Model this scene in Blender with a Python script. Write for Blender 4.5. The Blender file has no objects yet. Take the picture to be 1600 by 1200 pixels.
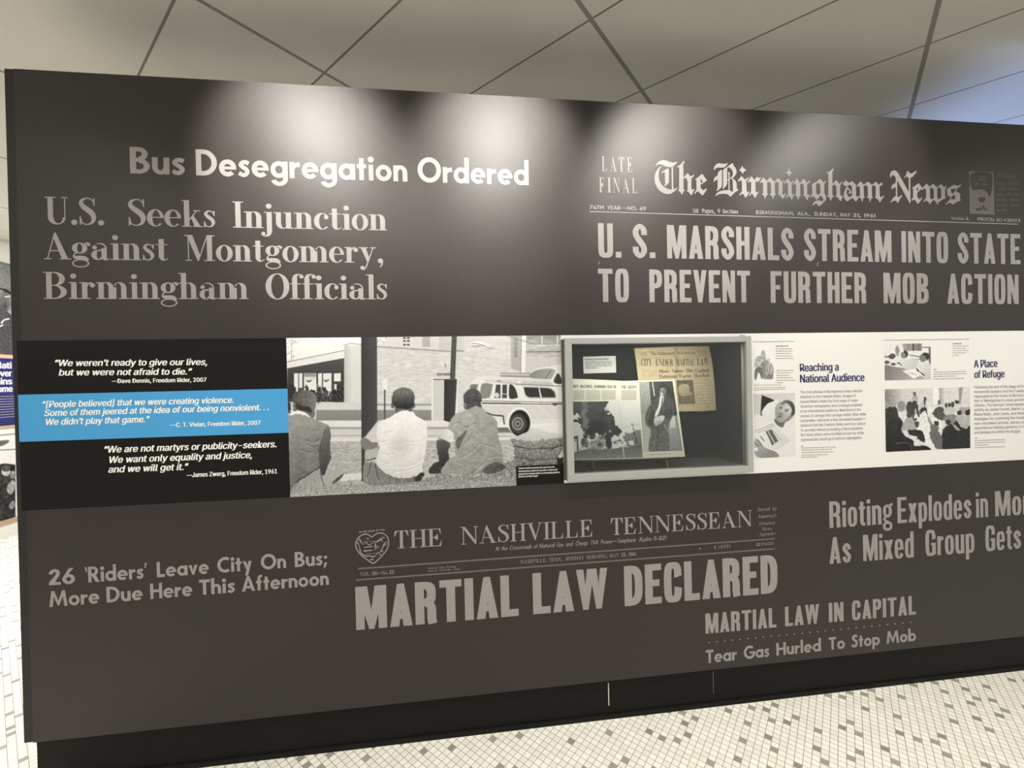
import bpy, os, math, random
import numpy as np
from mathutils import Vector, Matrix
from mathutils.geometry import tessellate_polygon, delaunay_2d_cdt

SC = bpy.context.scene
COL = SC.collection
random.seed(7)
RNG = np.random.default_rng(7)

# ------------------------------------------------------------------ camera
F_PX = 651.44                     # focal length in pixels of a 1600 x 1200 frame
YAW, PITCH, ROLL = math.radians(6.5217), math.radians(-0.3347), math.radians(-1.2871)
D = 1.83                          # camera to the front of the display wall (the plane y = 0)
CAMZ = 1.5526
CAM = np.array([0.0, -D, CAMZ])
CEIL_Z = CAMZ + 1.64
_f = np.array([math.sin(YAW)*math.cos(PITCH), math.cos(YAW)*math.cos(PITCH), math.sin(PITCH)])
_r0 = np.array([math.cos(YAW), -math.sin(YAW), 0.0])
_u0 = np.cross(_r0, _f)
_r = math.cos(ROLL)*_r0 + math.sin(ROLL)*_u0
_u = -math.sin(ROLL)*_r0 + math.cos(ROLL)*_u0
cam = bpy.data.cameras.new('camera')
cam.sensor_width = 36.0
cam.lens = F_PX*36.0/1600.0
cam.clip_start = 0.02
cam_o = bpy.data.objects.new('camera', cam)
COL.objects.link(cam_o)
cam_o.matrix_world = Matrix(((_r[0], _u[0], -_f[0], CAM[0]), (_r[1], _u[1], -_f[1], CAM[1]),
                             (_r[2], _u[2], -_f[2], CAM[2]), (0, 0, 0, 1)))
SC.camera = cam_o

# ------------------------------------------------------------------ exposure, world, lamps
SC.view_settings.view_transform = 'Standard'
SC.view_settings.look = 'None'
SC.view_settings.gamma = 1.0
SC.view_settings.exposure = 0.06
SC.view_settings.use_curve_mapping = False
world = bpy.data.worlds.new('world')
SC.world = world
world.use_nodes = True
_bg = world.node_tree.nodes['Background']
_bg.inputs[0].default_value = (1.0, 0.98, 0.94, 1)
_bg.inputs[1].default_value = 0.5


def spot(name, loc, target, watts, angle, blend, color, size):
    l = bpy.data.lights.new(name, 'SPOT')
    l.energy = watts
    l.spot_size = math.radians(angle)
    l.spot_blend = blend
    l.color = color
    l.shadow_soft_size = size
    o = bpy.data.objects.new(name, l)
    COL.objects.link(o)
    o.location = loc
    o.rotation_euler = (Vector(target)-Vector(loc)).to_track_quat('-Z', 'Y').to_euler()
    return o


WARM = (1.0, 0.955, 0.875)
for lx, tx, w in ((-0.86, -0.64, 152), (0.23, 0.17, 152), (1.17, 1.02, 108), (2.30, 1.90, 53)):
    spot('ceiling_spotlight', (lx, -0.92, 3.12), (tx, 0.0, 2.50), w, 50, 0.6, WARM, 0.05)
    spot('ceiling_spill_and_fill', (lx, -0.92, 3.12), (lx, -0.70, 0.0), 76, 112, 1.0, WARM, 0.05)
spot('ceiling_spill_and_fill', (3.4, -0.92, 3.12), (3.4, -0.5, 0.0), 70, 130, 1.0, WARM, 0.05)  # added flood that brightens the right end, without a spotlight of its own
spot('ceiling_spill_and_fill', (-1.9, -0.92, 3.12), (-1.9, -0.6, 0.0), 35, 120, 1.0, WARM, 0.05)  # another flood without a spotlight of its own


def area(name, loc, target, watts, sx, sy, color):
    l = bpy.data.lights.new(name, 'AREA')
    l.shape = 'RECTANGLE'
    l.size, l.size_y = sx, sy
    l.energy = watts
    l.color = color
    o = bpy.data.objects.new(name, l)
    COL.objects.link(o)
    o.location = loc
    o.rotation_euler = (Vector(target)-Vector(loc)).to_track_quat('-Z', 'Y').to_euler()
    return o


# added unseen fill lamps behind the camera and at the left, and daylight from a window beyond the wall
for hx in (-3.3, -0.3, 2.7, 5.7):
    for hy in (-3.0, -5.3):
        area('added_hall_fill', (hx, hy, 3.15), (hx, hy+0.8, 0.0), 26, 1.2, 0.6, (1.0, 0.97, 0.91))
area('added_hall_fill', (-3.4, 2.2, 3.15), (-3.6, 2.4, 0.0), 190, 1.2, 1.2, (1.0, 0.975, 0.93))  # added fill that lifts the ceiling at the left
spot('window_daylight', (5.4, 3.4, 0.7), (4.05, 0.95, CEIL_Z), 1000, 29, 0.4, (0.36, 0.52, 1.0), 0.25)


# ------------------------------------------------------------------ from a pixel of the photograph to a point of the place
def ray(px, py):
    return _f + (px-800.0)/F_PX*_r - (py-600.0)/F_PX*_u


def W(px, py, y=0.0):
    """the point of the plane at depth y (the wall's front is y = 0) seen at that pixel"""
    d = ray(px, py)
    return CAM + d*((y+D)/d[1])


def on_plane(px, py, p0, n):
    d = ray(px, py)
    return CAM + d*(np.dot(np.asarray(p0)-CAM, n)/np.dot(d, n))


# ------------------------------------------------------------------ materials
def srgb(v):
    v = np.asarray(v, float)
    return np.where(v <= 0.04045, v/12.92, ((v+0.055)/1.055)**2.4)


def bsdf(name):
    m = bpy.data.materials.new(name)
    m.use_nodes = True
    return m, m.node_tree, m.node_tree.nodes['Principled BSDF']


def mat(name, col, rough=0.5, spec=0.5, metal=0.0, noise=0.0, nscale=30.0, bump=0.0, bscale=200.0):
    m, nt, b = bsdf(name)
    b.inputs['Base Color'].default_value = (*col, 1)
    b.inputs['Roughness'].default_value = rough
    b.inputs['Specular IOR Level'].default_value = spec
    b.inputs['Metallic'].default_value = metal
    tc = nt.nodes.new('ShaderNodeTexCoord')
    if noise:
        n = nt.nodes.new('ShaderNodeTexNoise')
        n.inputs['Scale'].default_value = nscale
        n.inputs['Detail'].default_value = 6
        nt.links.new(tc.outputs['Object'], n.inputs['Vector'])
        mx = nt.nodes.new('ShaderNodeMix')
        mx.data_type = 'RGBA'
        mx.inputs[6].default_value = (*[c*(1-noise) for c in col], 1)
        mx.inputs[7].default_value = (*[min(1, c*(1+noise)) for c in col], 1)
        nt.links.new(n.outputs['Fac'], mx.inputs[0])
        nt.links.new(mx.outputs[2], b.inputs['Base Color'])
    if bump:
        n2 = nt.nodes.new('ShaderNodeTexNoise')
        n2.inputs['Scale'].default_value = bscale
        n2.inputs['Detail'].default_value = 3
        nt.links.new(tc.outputs['Object'], n2.inputs['Vector'])
        bp = nt.nodes.new('ShaderNodeBump')
        bp.inputs['Strength'].default_value = bump
        bp.inputs['Distance'].default_value = 0.002
        nt.links.new(n2.outputs['Fac'], bp.inputs['Height'])
        nt.links.new(bp.outputs['Normal'], b.inputs['Normal'])
    return m


def print_mat(name, rough, spec):
    m, nt, b = bsdf(name)
    a = nt.nodes.new('ShaderNodeVertexColor')
    a.layer_name = 'Col'
    nt.links.new(a.outputs['Color'], b.inputs['Base Color'])
    b.inputs['Roughness'].default_value = rough
    b.inputs['Specular IOR Level'].default_value = spec
    return m


M = {}
M['panel'] = mat('satin_charcoal_print', (0.0215, 0.0172, 0.0158), 0.41, 0.38, noise=0.05, nscale=60, bump=0.3, bscale=330)
M['letter'] = mat('pale_grey_print', (0.272, 0.258, 0.254), 0.41, 0.38, noise=0.13, nscale=90, bump=0.3, bscale=330)
M['rule'] = mat('dim_grey_print', (0.120, 0.111, 0.106), 0.35, 0.33)
M['core'] = mat('black_laminate', (0.013, 0.012, 0.012), 0.5, 0.35, noise=0.2, nscale=40)
M['kick'] = mat('black_vinyl_base', (0.0065, 0.006, 0.005), 0.6, 0.15, noise=0.3, nscale=25)
M['shoe'] = mat('black_rubber_shoe', (0.006, 0.006, 0.005), 0.7, 0.2)
M['scratch'] = mat('bare_scratch', (0.55, 0.53, 0.50), 0.5, 0.4)
M['black'] = mat('black_print', (0.0075, 0.0068, 0.0066), 0.5, 0.14)
M['blue'] = mat('sky_blue_print', (0.055, 0.30, 0.60), 0.42, 0.35)
M['white_ink'] = mat('white_ink', (0.80, 0.80, 0.76), 0.45, 0.3)
M['white'] = mat('white_print', (0.70, 0.70, 0.675), 0.45, 0.25)
M['navy'] = mat('navy_ink', (0.022, 0.018, 0.085), 0.45, 0.3)
M['grey_ink'] = mat('grey_ink', (0.16, 0.155, 0.145), 0.5, 0.3)
M['hair_ink'] = mat('light_grey_ink', (0.30, 0.29, 0.27), 0.5, 0.3)
M['frame'] = mat('brushed_aluminium_paint', (0.36, 0.368, 0.352), 0.42, 0.4, metal=0.15)
M['groove'] = mat('dark_bronze_hinge', (0.085, 0.07, 0.055), 0.5, 0.4)
M['case'] = mat('case_lining', (0.026, 0.0275, 0.027), 0.8, 0.06, noise=0.08)
M['case_floor'] = mat('case_floor_lining', (0.075, 0.077, 0.078), 0.6, 0.3, noise=0.08)
M['acrylic'] = mat('dark_acrylic', (0.012, 0.012, 0.013), 0.2, 0.5)
M['card'] = mat('white_card', (0.82, 0.82, 0.84), 0.6, 0.3)
M['paper_edge'] = mat('aged_paper_edge', (0.62, 0.53, 0.36), 0.8, 0.2)
M['mag_paper'] = mat('magazine_paper', (0.70, 0.68, 0.60), 0.5, 0.3)
M['brown_ink'] = mat('brown_black_ink', (0.085, 0.05, 0.025), 0.8, 0.2)
M['dark_ink'] = mat('dark_ink', (0.05, 0.048, 0.043), 0.6, 0.2)
M['print'] = print_mat('satin_photo_print', 0.5, 0.14)
M['newsprint'] = print_mat('aged_newsprint', 0.85, 0.2)
M['plaster'] = mat('white_plaster', (0.70, 0.68, 0.62), 0.8, 0.3, noise=0.04, nscale=12)
M['tan'] = mat('tan_wood_trim', (0.42, 0.30, 0.20), 0.6, 0.3, noise=0.15, nscale=20)
M['navy_panel'] = mat('navy_panel_print', (0.020, 0.022, 0.115), 0.45, 0.3)
M['orange'] = mat('salmon_panel_print', (0.75, 0.36, 0.24), 0.5, 0.3)
# clear pane: what the fresnel law does not reflect goes straight through
m = bpy.data.materials.new('clear_glass')
m.use_nodes = True
nt = m.node_tree
nt.nodes.remove(nt.nodes['Principled BSDF'])
fr = nt.nodes.new('ShaderNodeFresnel')
fr.inputs['IOR'].default_value = 1.5
tr = nt.nodes.new('ShaderNodeBsdfTransparent')
tr.inputs[0].default_value = (0.95, 0.97, 0.95, 1)
gl = nt.nodes.new('ShaderNodeBsdfGlossy')
gl.inputs['Roughness'].default_value = 0.02
mx = nt.nodes.new('ShaderNodeMixShader')
nt.links.new(fr.outputs[0], mx.inputs[0])
nt.links.new(tr.outputs[0], mx.inputs[1])
nt.links.new(gl.outputs[0], mx.inputs[2])
nt.links.new(mx.outputs[0], nt.nodes['Material Output'].inputs['Surface'])
M['glass'] = m


# ------------------------------------------------------------------ objects
class MB:
    """collects polygons; build() links them as ONE mesh object"""

    def __init__(s):
        s.v, s.f = [], []

    def poly(s, pts):
        i = len(s.v)
        s.v += [tuple(map(float, p)) for p in pts]
        s.f.append(tuple(range(i, i+len(pts))))

    def box(s, a, b):
        x0, y0, z0 = a
        x1, y1, z1 = b
        i = len(s.v)
        s.v += [(x0, y0, z0), (x1, y0, z0), (x1, y1, z0), (x0, y1, z0), (x0, y0, z1), (x1, y0, z1), (x1, y1, z1), (x0, y1, z1)]
        s.f += [tuple(i+k for k in q) for q in ((0, 3, 2, 1), (4, 5, 6, 7), (0, 1, 5, 4), (1, 2, 6, 5), (2, 3, 7, 6), (3, 0, 4, 7))]

    def slab(s, pts, n, t):
        """a flat outline (counter-clockwise seen against n) given the thickness t behind it"""
        n = np.asarray(n, float)
        fr_ = [np.asarray(p, float) for p in pts]
        bk = [p-n*t for p in fr_]
        i, k = len(s.v), len(pts)
        s.v += [tuple(p) for p in fr_+bk]
        s.f.append(tuple(range(i, i+k)))
        s.f.append(tuple(range(i+2*k-1, i+k-1, -1)))
        for a in range(k):
            b = (a+1) % k
            s.f.append((i+b, i+a, i+k+a, i+k+b))

    def tube(s, pts, r, n=8):
        pts = [Vector(p) for p in pts]
        rings = []
        for a, p in enumerate(pts):
            t = (pts[min(a+1, len(pts)-1)]-pts[max(a-1, 0)]).normalized()
            x = t.cross(Vector((0.3, 0.2, 1))).normalized()
            y = t.cross(x)
            i = len(s.v)
            for k in range(n):
                q = p+r*(math.cos(2*math.pi*k/n)*x+math.sin(2*math.pi*k/n)*y)
                s.v.append(tuple(q))
            rings.append(i)
        for a in range(len(rings)-1):
            for k in range(n):
                s.f.append((rings[a]+k, rings[a]+(k+1) % n, rings[a+1]+(k+1) % n, rings[a+1]+k))
        s.f.append(tuple(rings[0]+k for k in range(n))[::-1])
        s.f.append(tuple(rings[-1]+k for k in range(n)))

    def build(s, name, m, parent=None):
        me = bpy.data.meshes.new(name)
        me.from_pydata(s.v, [], s.f)
        me.update()
        me.materials.append(M[m] if isinstance(m, str) else m)
        return link(name, me, parent)


def link(name, data, parent=None, loc=None):
    o = bpy.data.objects.new(name, data)
    COL.objects.link(o)
    if loc is not None:
        o.location = loc
    if parent is not None:
        o.parent = parent
        bpy.context.view_layer.update()
        o.matrix_parent_inverse = parent.matrix_world.inverted()
    return o


def thing(name, label, cat, loc, group=None):
    o = link(name, None, None, loc)
    return tag(o, label, cat, group)


def tag(o, label, cat, group=None):
    o['label'] = label
    o['category'] = cat
    if group:
        o['group'] = group
    return o


def struct(o):
    o['kind'] = 'structure'
    return o


def bevel(o, w, seg=2):
    b = o.modifiers.new('bevel', 'BEVEL')
    b.width = w
    b.segments = seg
    b.limit_method = 'ANGLE'
    return o


# ------------------------------------------------------------------ lettering: every glyph is a list of shapes, capitals 100 units high
def catmull(pts, n=8, closed=False):
    P = np.asarray(pts, float)
    k = len(P)
    out = []
    for i in range(k if closed else k-1):
        p0 = P[(i-1) % k] if closed or i > 0 else 2*P[0]-P[1]
        p1, p2 = P[i], P[(i+1) % k]
        p3 = P[(i+2) % k] if closed or i+2 < k else 2*P[-1]-P[-2]
        for t in np.arange(n)/n:
            out.append(0.5*(2*p1+(p2-p0)*t+(2*p0-5*p1+4*p2-p3)*t*t+(3*p1-p0-3*p2+p3)*t**3))
    if not closed:
        out.append(P[-1])
    return np.array(out)


def R(a, b, c, d):
    return [[(a, b), (c, b), (c, d), (a, d)]]


def P(*pts):
    return [list(pts)]


def HOLE(outer, *holes):
    loops = [[Vector((x, y, 0)) for x, y in l] for l in (outer, *holes)]
    flat = [p for l in loops for p in l]
    return [[(flat[i][0], flat[i][1]) for i in t] for t in tessellate_polygon(loops)]


def A(cx, cy, rx, ry, ix, iy, jx, jy, a0=0, a1=360, n=2.0, seg=28):
    """ring between two (super)ellipses, each with its own centre and radii, from angle a0 to a1"""
    seg = max(4, int(seg*abs(a1-a0)/360)+2)
    out = []
    e = 2.0/n

    def pt(x, y, a, b, t):
        c, s = math.cos(t), math.sin(t)
        return (x+a*math.copysign(abs(c)**e, c), y+b*math.copysign(abs(s)**e, s))
    T = [math.radians(a0+(a1-a0)*k/seg) for k in range(seg+1)]
    for t, u in zip(T, T[1:]):
        out.append([pt(cx, cy, rx, ry, t), pt(cx, cy, rx, ry, u), pt(ix, iy, jx, jy, u), pt(ix, iy, jx, jy, t)])
    return out


def E(cx, cy, rx, ry, n=20):
    return [[(cx+rx*math.cos(2*math.pi*k/n), cy+ry*math.sin(2*math.pi*k/n)) for k in range(n)]]


def S(*pts, n=6):
    """a pen stroke through (x, y, width)"""
    q = catmull(pts, n) if len(pts) > 2 else np.asarray(pts, float)
    out = []
    d = np.gradient(q[:, :2], axis=0)
    d /= np.maximum(1e-6, np.hypot(d[:, 0], d[:, 1]))[:, None]
    nn = np.stack([-d[:, 1], d[:, 0]], 1)*q[:, 2:3]/2
    l, r = q[:, :2]+nn, q[:, :2]-nn
    for i in range(len(q)-1):
        out.append([tuple(r[i]), tuple(r[i+1]), tuple(l[i+1])])
        out.append([tuple(r[i]), tuple(l[i+1]), tuple(l[i])])
    return out


def flip(ps, w):
    return [[(w-x, y) for x, y in p][::-1] for p in ps]


def mv(ps, dx, dy=0, sx=1, sy=1):
    return [[(x*sx+dx, y*sy+dy) for x, y in p] for p in ps]


def union(ps):
    """overlapping outlines merged into one layer of triangles"""
    v, f = [], []
    for p in ps:
        a = sum(x0*y1-x1*y0 for (x0, y0), (x1, y1) in zip(p, p[1:]+p[:1]))
        if abs(a) < 1e-9:
            continue
        q = p if a > 0 else p[::-1]
        f.append(list(range(len(v), len(v)+len(q))))
        v += [Vector(c) for c in q]
    try:
        r = delaunay_2d_cdt(v, [], f, 0, 1e-5, True)
        return [[tuple(r[0][i]) for i in t] for t, src in zip(r[2], r[5]) if src]
    except Exception:
        return ps


_glyphs = {}


def gothic(s=17.0, th=14.0):
    """condensed heavy capitals of a newspaper banner"""
    n = 3.6
    w = 44
    O = A(w/2, 50, w/2, 51, w/2, 50, w/2-s, 51-th, 0, 360, n)
    half = lambda x0, cy, rx, ry: A(x0, cy, rx, ry, x0, cy, rx-s, ry-th, -90, 90, 3.2)
    bowl = R(0, 0, s, 100)
    g = {}
    g['I'] = (s, R(0, 0, s, 100))
    g['L'] = (38, R(0, 0, s, 100)+R(0, 0, 38, th+1))
    g['T'] = (46, R(0, 100-th-1, 46, 100)+R(23-s/2, 0, 23+s/2, 100))
    g['E'] = (40, bowl+R(0, 0, 40, th)+R(0, 100-th, 40, 100)+R(0, 44, 35, 44+th))
    g['F'] = (39, bowl+R(0, 100-th, 39, 100)+R(0, 42, 34, 42+th))
    g['H'] = (w, bowl+R(w-s, 0, w, 100)+R(0, 43, w, 43+th))
    g['N'] = (w+1, R(0, 0, s*.9, 100)+R(w+1-s*.9, 0, w+1, 100)+P((0, 100), (s, 100), (w+1, 0), (w+1-s, 0)))
    g['M'] = (62, R(0, 0, s*.92, 100)+R(62-s*.92, 0, 62, 100)+P((0, 100), (s+5, 100), (37, 0), (26, 0))+P((62, 100), (57-s, 100), (25, 0), (36, 0)))
    A_ = P((0, 0), (s, 0), (30, 100), (16, 100))+P((46, 0), (46-s, 0), (16, 100), (30, 100))
    g['A'] = (46, A_+R(11, 17, 35, 17+th-1))
    g['V'] = (46, [[(x, 100-y) for x, y in p][::-1] for p in A_])
    v = [[(x*.88, 100-y) for x, y in p][::-1] for p in A_]
    g['W'] = (70, v+mv(v, 29.5))
    g['O'] = (w, O)
    g['C'] = (w, A(w/2, 50, w/2, 51, w/2, 50, w/2-s, 51-th, 7, 353, n))
    g['G'] = (w, A(w/2, 50, w/2, 51, w/2, 50, w/2-s, 51-th, 7, 350, n)+R(w-s, 4, w, 50)+R(24, 40, w, 50))
    g['D'] = (w, bowl+half(s*.55, 50, w-s*.55, 50)+R(0, 0, s*.6, th)+R(0, 100-th, s*.6, 100))
    pb = half(s*.6, 71, w-1-s*.6, 29)+R(0, 86, s*.7, 100)+R(0, 42, s*.7, 56)
    g['P'] = (w-1, bowl+pb)
    g['R'] = (w+1, bowl+pb+S((24, 48, th), (32, 43, s*.9), (w-1-s/2, 32, s), (w-1-s/2, 12, s), (w+1-s/2, 0, s)))
    g['B'] = (w, bowl+half(s*.6, 74.5, w-2-s*.6, 25.5)+half(s*.6, 27, w-s*.6, 27)+R(0, 86, s*.7, 100)+R(0, 45, s*.7, 56)+R(0, 0, s*.7, th))
    g['U'] = (w, R(0, 24, s, 100)+R(w-s, 24, w, 100)+A(w/2, 25, w/2, 26, w/2, 25, w/2-s, 26-th, 180, 360, 3.0))
    x = s/2
    g['S'] = (w-2, S((w-2-x, 68, s), (w-2-x, 80, s), (w-7-x, 90, s*.9), (21, 94, th), (x+5, 89, s*.9), (x, 77, s), (x+3, 64, s),
                     (21, 50, s*1.05), (w-5-x, 36, s), (w-2-x, 23, s), (w-7-x, 11, s*.9), (21, 6, th), (x+5, 11, s*.9), (x, 21, s), (x, 33, s)))
    g['.'] = (s, R(0, 0, s, s))
    return g


def grotesque(s=14.5):
    """condensed bold upper and lower case"""
    g = dict(gothic(15.5, 12.0))
    w, X, n, t = 38.0, 74.0, 2.9, 10.5
    st = R(0, 0, s, X)
    O = A(w/2, X/2, w/2, X/2+1, w/2, X/2, w/2-s, X/2+1-t, 0, 360, n)
    arch = A(w/2+1, X-24, w/2-1, 25, w/2-1, X-26, w/2-s+1, 15, 0, 150, 2.4)
    nn = st+R(w-s, 0, w, X-22)+arch
    dot = R(0, 84, s, 99)
    g['i'] = (s, st+dot)
    g['o'] = (w, O)
    g['n'] = (w, nn)
    g['r'] = (26, st+S((10, 52, 9), (16, 63, 13), (26, 66, 14)))
    g['u'] = (w, [[(w-x, X-y) for x, y in p] for p in nn])
    g['t'] = (26, R(5, 12, 5+s, 92)+R(0, X-11, 26, X)+S((5+s/2, 18, s), (8+s/2, 7, 12), (26, 5.5, 11)))
    g['l'] = (s, R(0, 0, s, 100))
    g['d'] = (w, O+R(w-s, 0, w, 100))
    g['p'] = (w, O+R(0, -26, s, X))
    g['e'] = (w, A(w/2, X/2, w/2, X/2+1, w/2, X/2, w/2-s, X/2+1-t, 0, 335, n)+R(6, 33, w, 42)+R(w-s, 36, w, 50))
    x = s/2
    g['s'] = (w-2, S((w-2-x, 50, s), (w-5-x, 62, s*.9), (18, 69, t), (x+3, 62, s*.9), (x+1, 52, s), (18, 38, s), (w-3-x, 24, s), (w-5-x, 11, s*.9), (18, 5, t), (x+3, 11, s*.9), (x, 23, s)))
    g['x'] = (w, P((0, 0), (16, 0), (w, X), (w-16, X))+P((w, 0), (w-16, 0), (0, X), (16, X)))
    g['g'] = (w, A(18, 50, 18, 25, 18, 50, 18-s+2, 15, 0, 360, 2.4)+A(18, -8, 19, 18, 18, -8, 9, 8.5, 0, 360, 2.4)+S((10, 28, 8), (5, 20, 9), (12, 11, 9), (22, 8, 10))
              + S((26, 66, 9), (32, 74, 9), (w+2, 74, 11)))
    g['m'] = (w*1.62, nn+mv(nn, w-s))
    g['y'] = (w, P((0, X), (15, X), (27, 12), (20, 0))+P((w, X), (w-15, X), (6, -26), (19, -26)))
    g['a'] = (w-2, R(w-2-s, 0, w-2, 52)+A(18, 50, 18, 25, 17, 50, 18-s, 15, 0, 165, 2.6)+A(17, 20, 17, 21, 18, 20, 17-s+3, 11, 60, 320, 2.5))
    return g


def geometric(s=19.0):
    """bold geometric sans, round letters drawn with the compass"""
    X = 64.0
    g = {}
    k = s
    ring = lambda cx=32: A(cx, 32, 32.5, 33, cx, 32, 32.5-k*.97, 33-k*.93)
    st = R(0, 0, k, X)
    g['o'] = (65, mv(ring(), .5))
    g['a'] = (66, ring()+R(66-k, 0, 66, X))
    g['d'] = (66, ring()+R(66-k, 0, 66, 105))
    g['b'] = (66, ring(34)+R(0, 0, k, 105))
    g['p'] = (66, ring(34)+R(0, -32, k, X))
    g['g'] = (66, ring()+R(66-k, -4, 66, X)+A(33, -4, 33, 28, 33, -4, 33-k, 28-k*.85, 195, 360))
    g['e'] = (65, A(32.5, 32, 32.5, 33, 32.5, 32, 32.5-k*.97, 33-k*.93, 0, 318)+R(12, 26, 64.5, 26+k*.62))
    arch = A(29, 35, 28, 30, 29, 35, 28-k*.98, 30-k*.85, 0, 180)
    nn = st+R(57-k, 0, 57, 38)+arch
    g['n'] = (57, nn)
    g['h'] = (57, nn+R(0, 0, k, 105))
    g['u'] = (57, [[(57-x, X-y) for x, y in p] for p in nn])
    g['m'] = (90, nn+mv(nn, 57-k, 0))
    g['r'] = (40, st+S((k*.5, 34, k*.7), (k+3, 50, k*.85), (40, 55, k)))
    g['i'] = (k+4, mv(st, 2)+E(k/2+2, 84, 12.5, 12.5))
    g['l'] = (k, R(0, 0, k, 105))
    g['t'] = (38, R(9, 0, 9+k, 88)+R(0, X-16, 38, X))
    g['f'] = (40, R(9, 0, 9+k, 80)+R(0, X-16, 36, X)+S((9+k/2, 76, k), (13+k/2, 90, k*.9), (40, 97, 15)))
    w = k*.86
    g['s'] = (44, S((40, 51, w), (30, 56, w), (18, 55, w), (10, 46, w), (18, 37, w), (29, 30, w), (35, 20, w), (28, 9, w), (17, 7, w), (3, 14, w)))
    g['S'] = (58, S((52, 82, k), (42, 90, k), (27, 90, k), (15, 78, k), (24, 61, k), (38, 51, k), (47, 35, k), (40, 15, k), (24, 9, k), (4, 20, k)))
    g['v'] = (58, P((0, X), (k+1, X), (35, 0), (23, 0))+P((58, X), (57-k, X), (23, 0), (35, 0)))
    g['y'] = (58, P((0, X), (k+1, X), (38, 12), (27, 0))+P((58, X), (57-k, X), (14, -32), (33, -32)))
    g['w'] = (92, mv(g['v'][1], 0)+mv(g['v'][1], 34))
    g['k'] = (56, R(0, 0, k, 105)+P((k-4, 30), (34, X), (56, X), (22, 24))+P((18, 38), (30, 46), (58, 0), (35, 0)))
    c = A(50, 50, 50, 51.5, 50, 50, 50-k*1.05, 51.5-k)
    g['O'] = (100, c)
    g['C'] = (78, A(50, 50, 50, 51.5, 50, 50, 50-k*1.05, 51.5-k, 55, 305))
    g['G'] = (94, A(50, 50, 50, 51.5, 50, 50, 50-k*1.05, 51.5-k, 48, 345)+R(50, 38, 97, 38+k*.85))
    g['D'] = (78, R(0, 0, k+1, 100)+A(27, 50, 51, 50, 27, 50, 51-k*1.05, 50-k*.92, -90, 90)+R(0, 0, 28, k*.92)+R(0, 100-k*.92, 28, 100))
    bw = R(0, 0, k+1, 100)
    g['B'] = (64, bw+A(28, 74, 30, 26, 28, 74, 30-k, 26-k*.85, -90, 90)+A(28, 28.5, 36, 28.5, 28, 28.5, 36-k, 28.5-k*.85, -90, 90)
              + R(0, 0, 29, k*.85)+R(0, 48, 29, 57)+R(0, 48-k*.2, 29, 48+k*.6)+R(0, 100-k*.85, 29, 100))
    pb = A(30, 70, 31, 30, 30, 70, 31-k, 30-k*.88, -90, 90)+R(0, 40, 31, 40+k*.88)+R(0, 100-k*.88, 31, 100)
    g['P'] = (61, bw+pb)
    g['R'] = (68, bw+pb+P((22, 42), (46, 46), (70, 0), (45, 0)))
    g['L'] = (50, bw+R(0, 0, 50, k))
    g['T'] = (62, R(0, 100-k, 62, 100)+R(31-k/2, 0, 31+k/2, 100))
    g['H'] = (76, bw+R(75-k, 0, 76, 100)+R(0, 42, 76, 42+k*.9))
    g['E'] = (52, bw+R(0, 0, 52, k*.9)+R(0, 100-k*.9, 52, 100)+R(0, 42, 48, 42+k*.9))
    g['N'] = (80, R(0, 0, k, 100)+R(80-k, 0, 80, 100)+P((0, 105), (8, 105), (80, -5), (72, -5), (0, 80)))
    g['A'] = (86, P((0, 0), (k+2, 0), (52, 100), (34, 100))+P((86, 0), (84-k, 0), (34, 100), (52, 100))+R(20, 20, 66, 20+k*.8))
    g['V'] = (84, P((0, 100), (k+2, 100), (51, 0), (33, 0))+P((84, 100), (82-k, 100), (33, 0), (51, 0)))
    g['Y'] = (76, P((0, 100), (k+3, 100), (47, 45), (28, 45))+P((76, 100), (73-k, 100), (28, 45), (47, 45))+R(38-k/2, 0, 38+k/2, 48))
    g['M'] = (108, P((0, 0), (k+1, 0), (31, 100), (13, 100))+P((108, 0), (107-k, 0), (77, 100), (95, 100))
              + P((13, 100), (31, 100), (61, 18), (54, 4), (48, 10))+P((95, 100), (77, 100), (47, 18), (54, 4), (60, 10)))
    g['2'] = (58, S((9, 68, k), (13, 82, k), (28, 91, k), (43, 83, k), (44, 67, k), (34, 48, k), (14, 22, k), (7, 12, k))+R(0, 0, 57, k*.9)+P((0, 0), (22, 0), (40, 40), (20, 40)))
    g['6'] = (62, A(31, 31, 31, 32, 31, 31, 31-k, 32-k)+P((2, 42), (24, 52), (56, 100), (34, 100)))
    g['9'] = (62, [[(62-x, 100-y) for x, y in p] for p in g['6'][1]])
    g['1'] = (26, R(26-k, 0, 26, 100)+P((0, 82), (12, 100), (26, 100), (26, 82)))
    g["'"] = (14, P((3, 100), (15, 100), (8, 66), (0, 66)))
    g['`'] = (14, P((0, 100), (12, 100), (15, 66), (8, 66)))
    g['.'] = (22, E(11, 11, 11, 11))
    g[','] = (22, E(11, 11, 11, 11)+P((2, 11), (22, 10), (10, -20), (-2, -20)))
    g[';'] = (24, E(13, 52, 11, 11)+P((5, 16), (23, 16), (10, -18), (-2, -18)))
    return g


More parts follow.
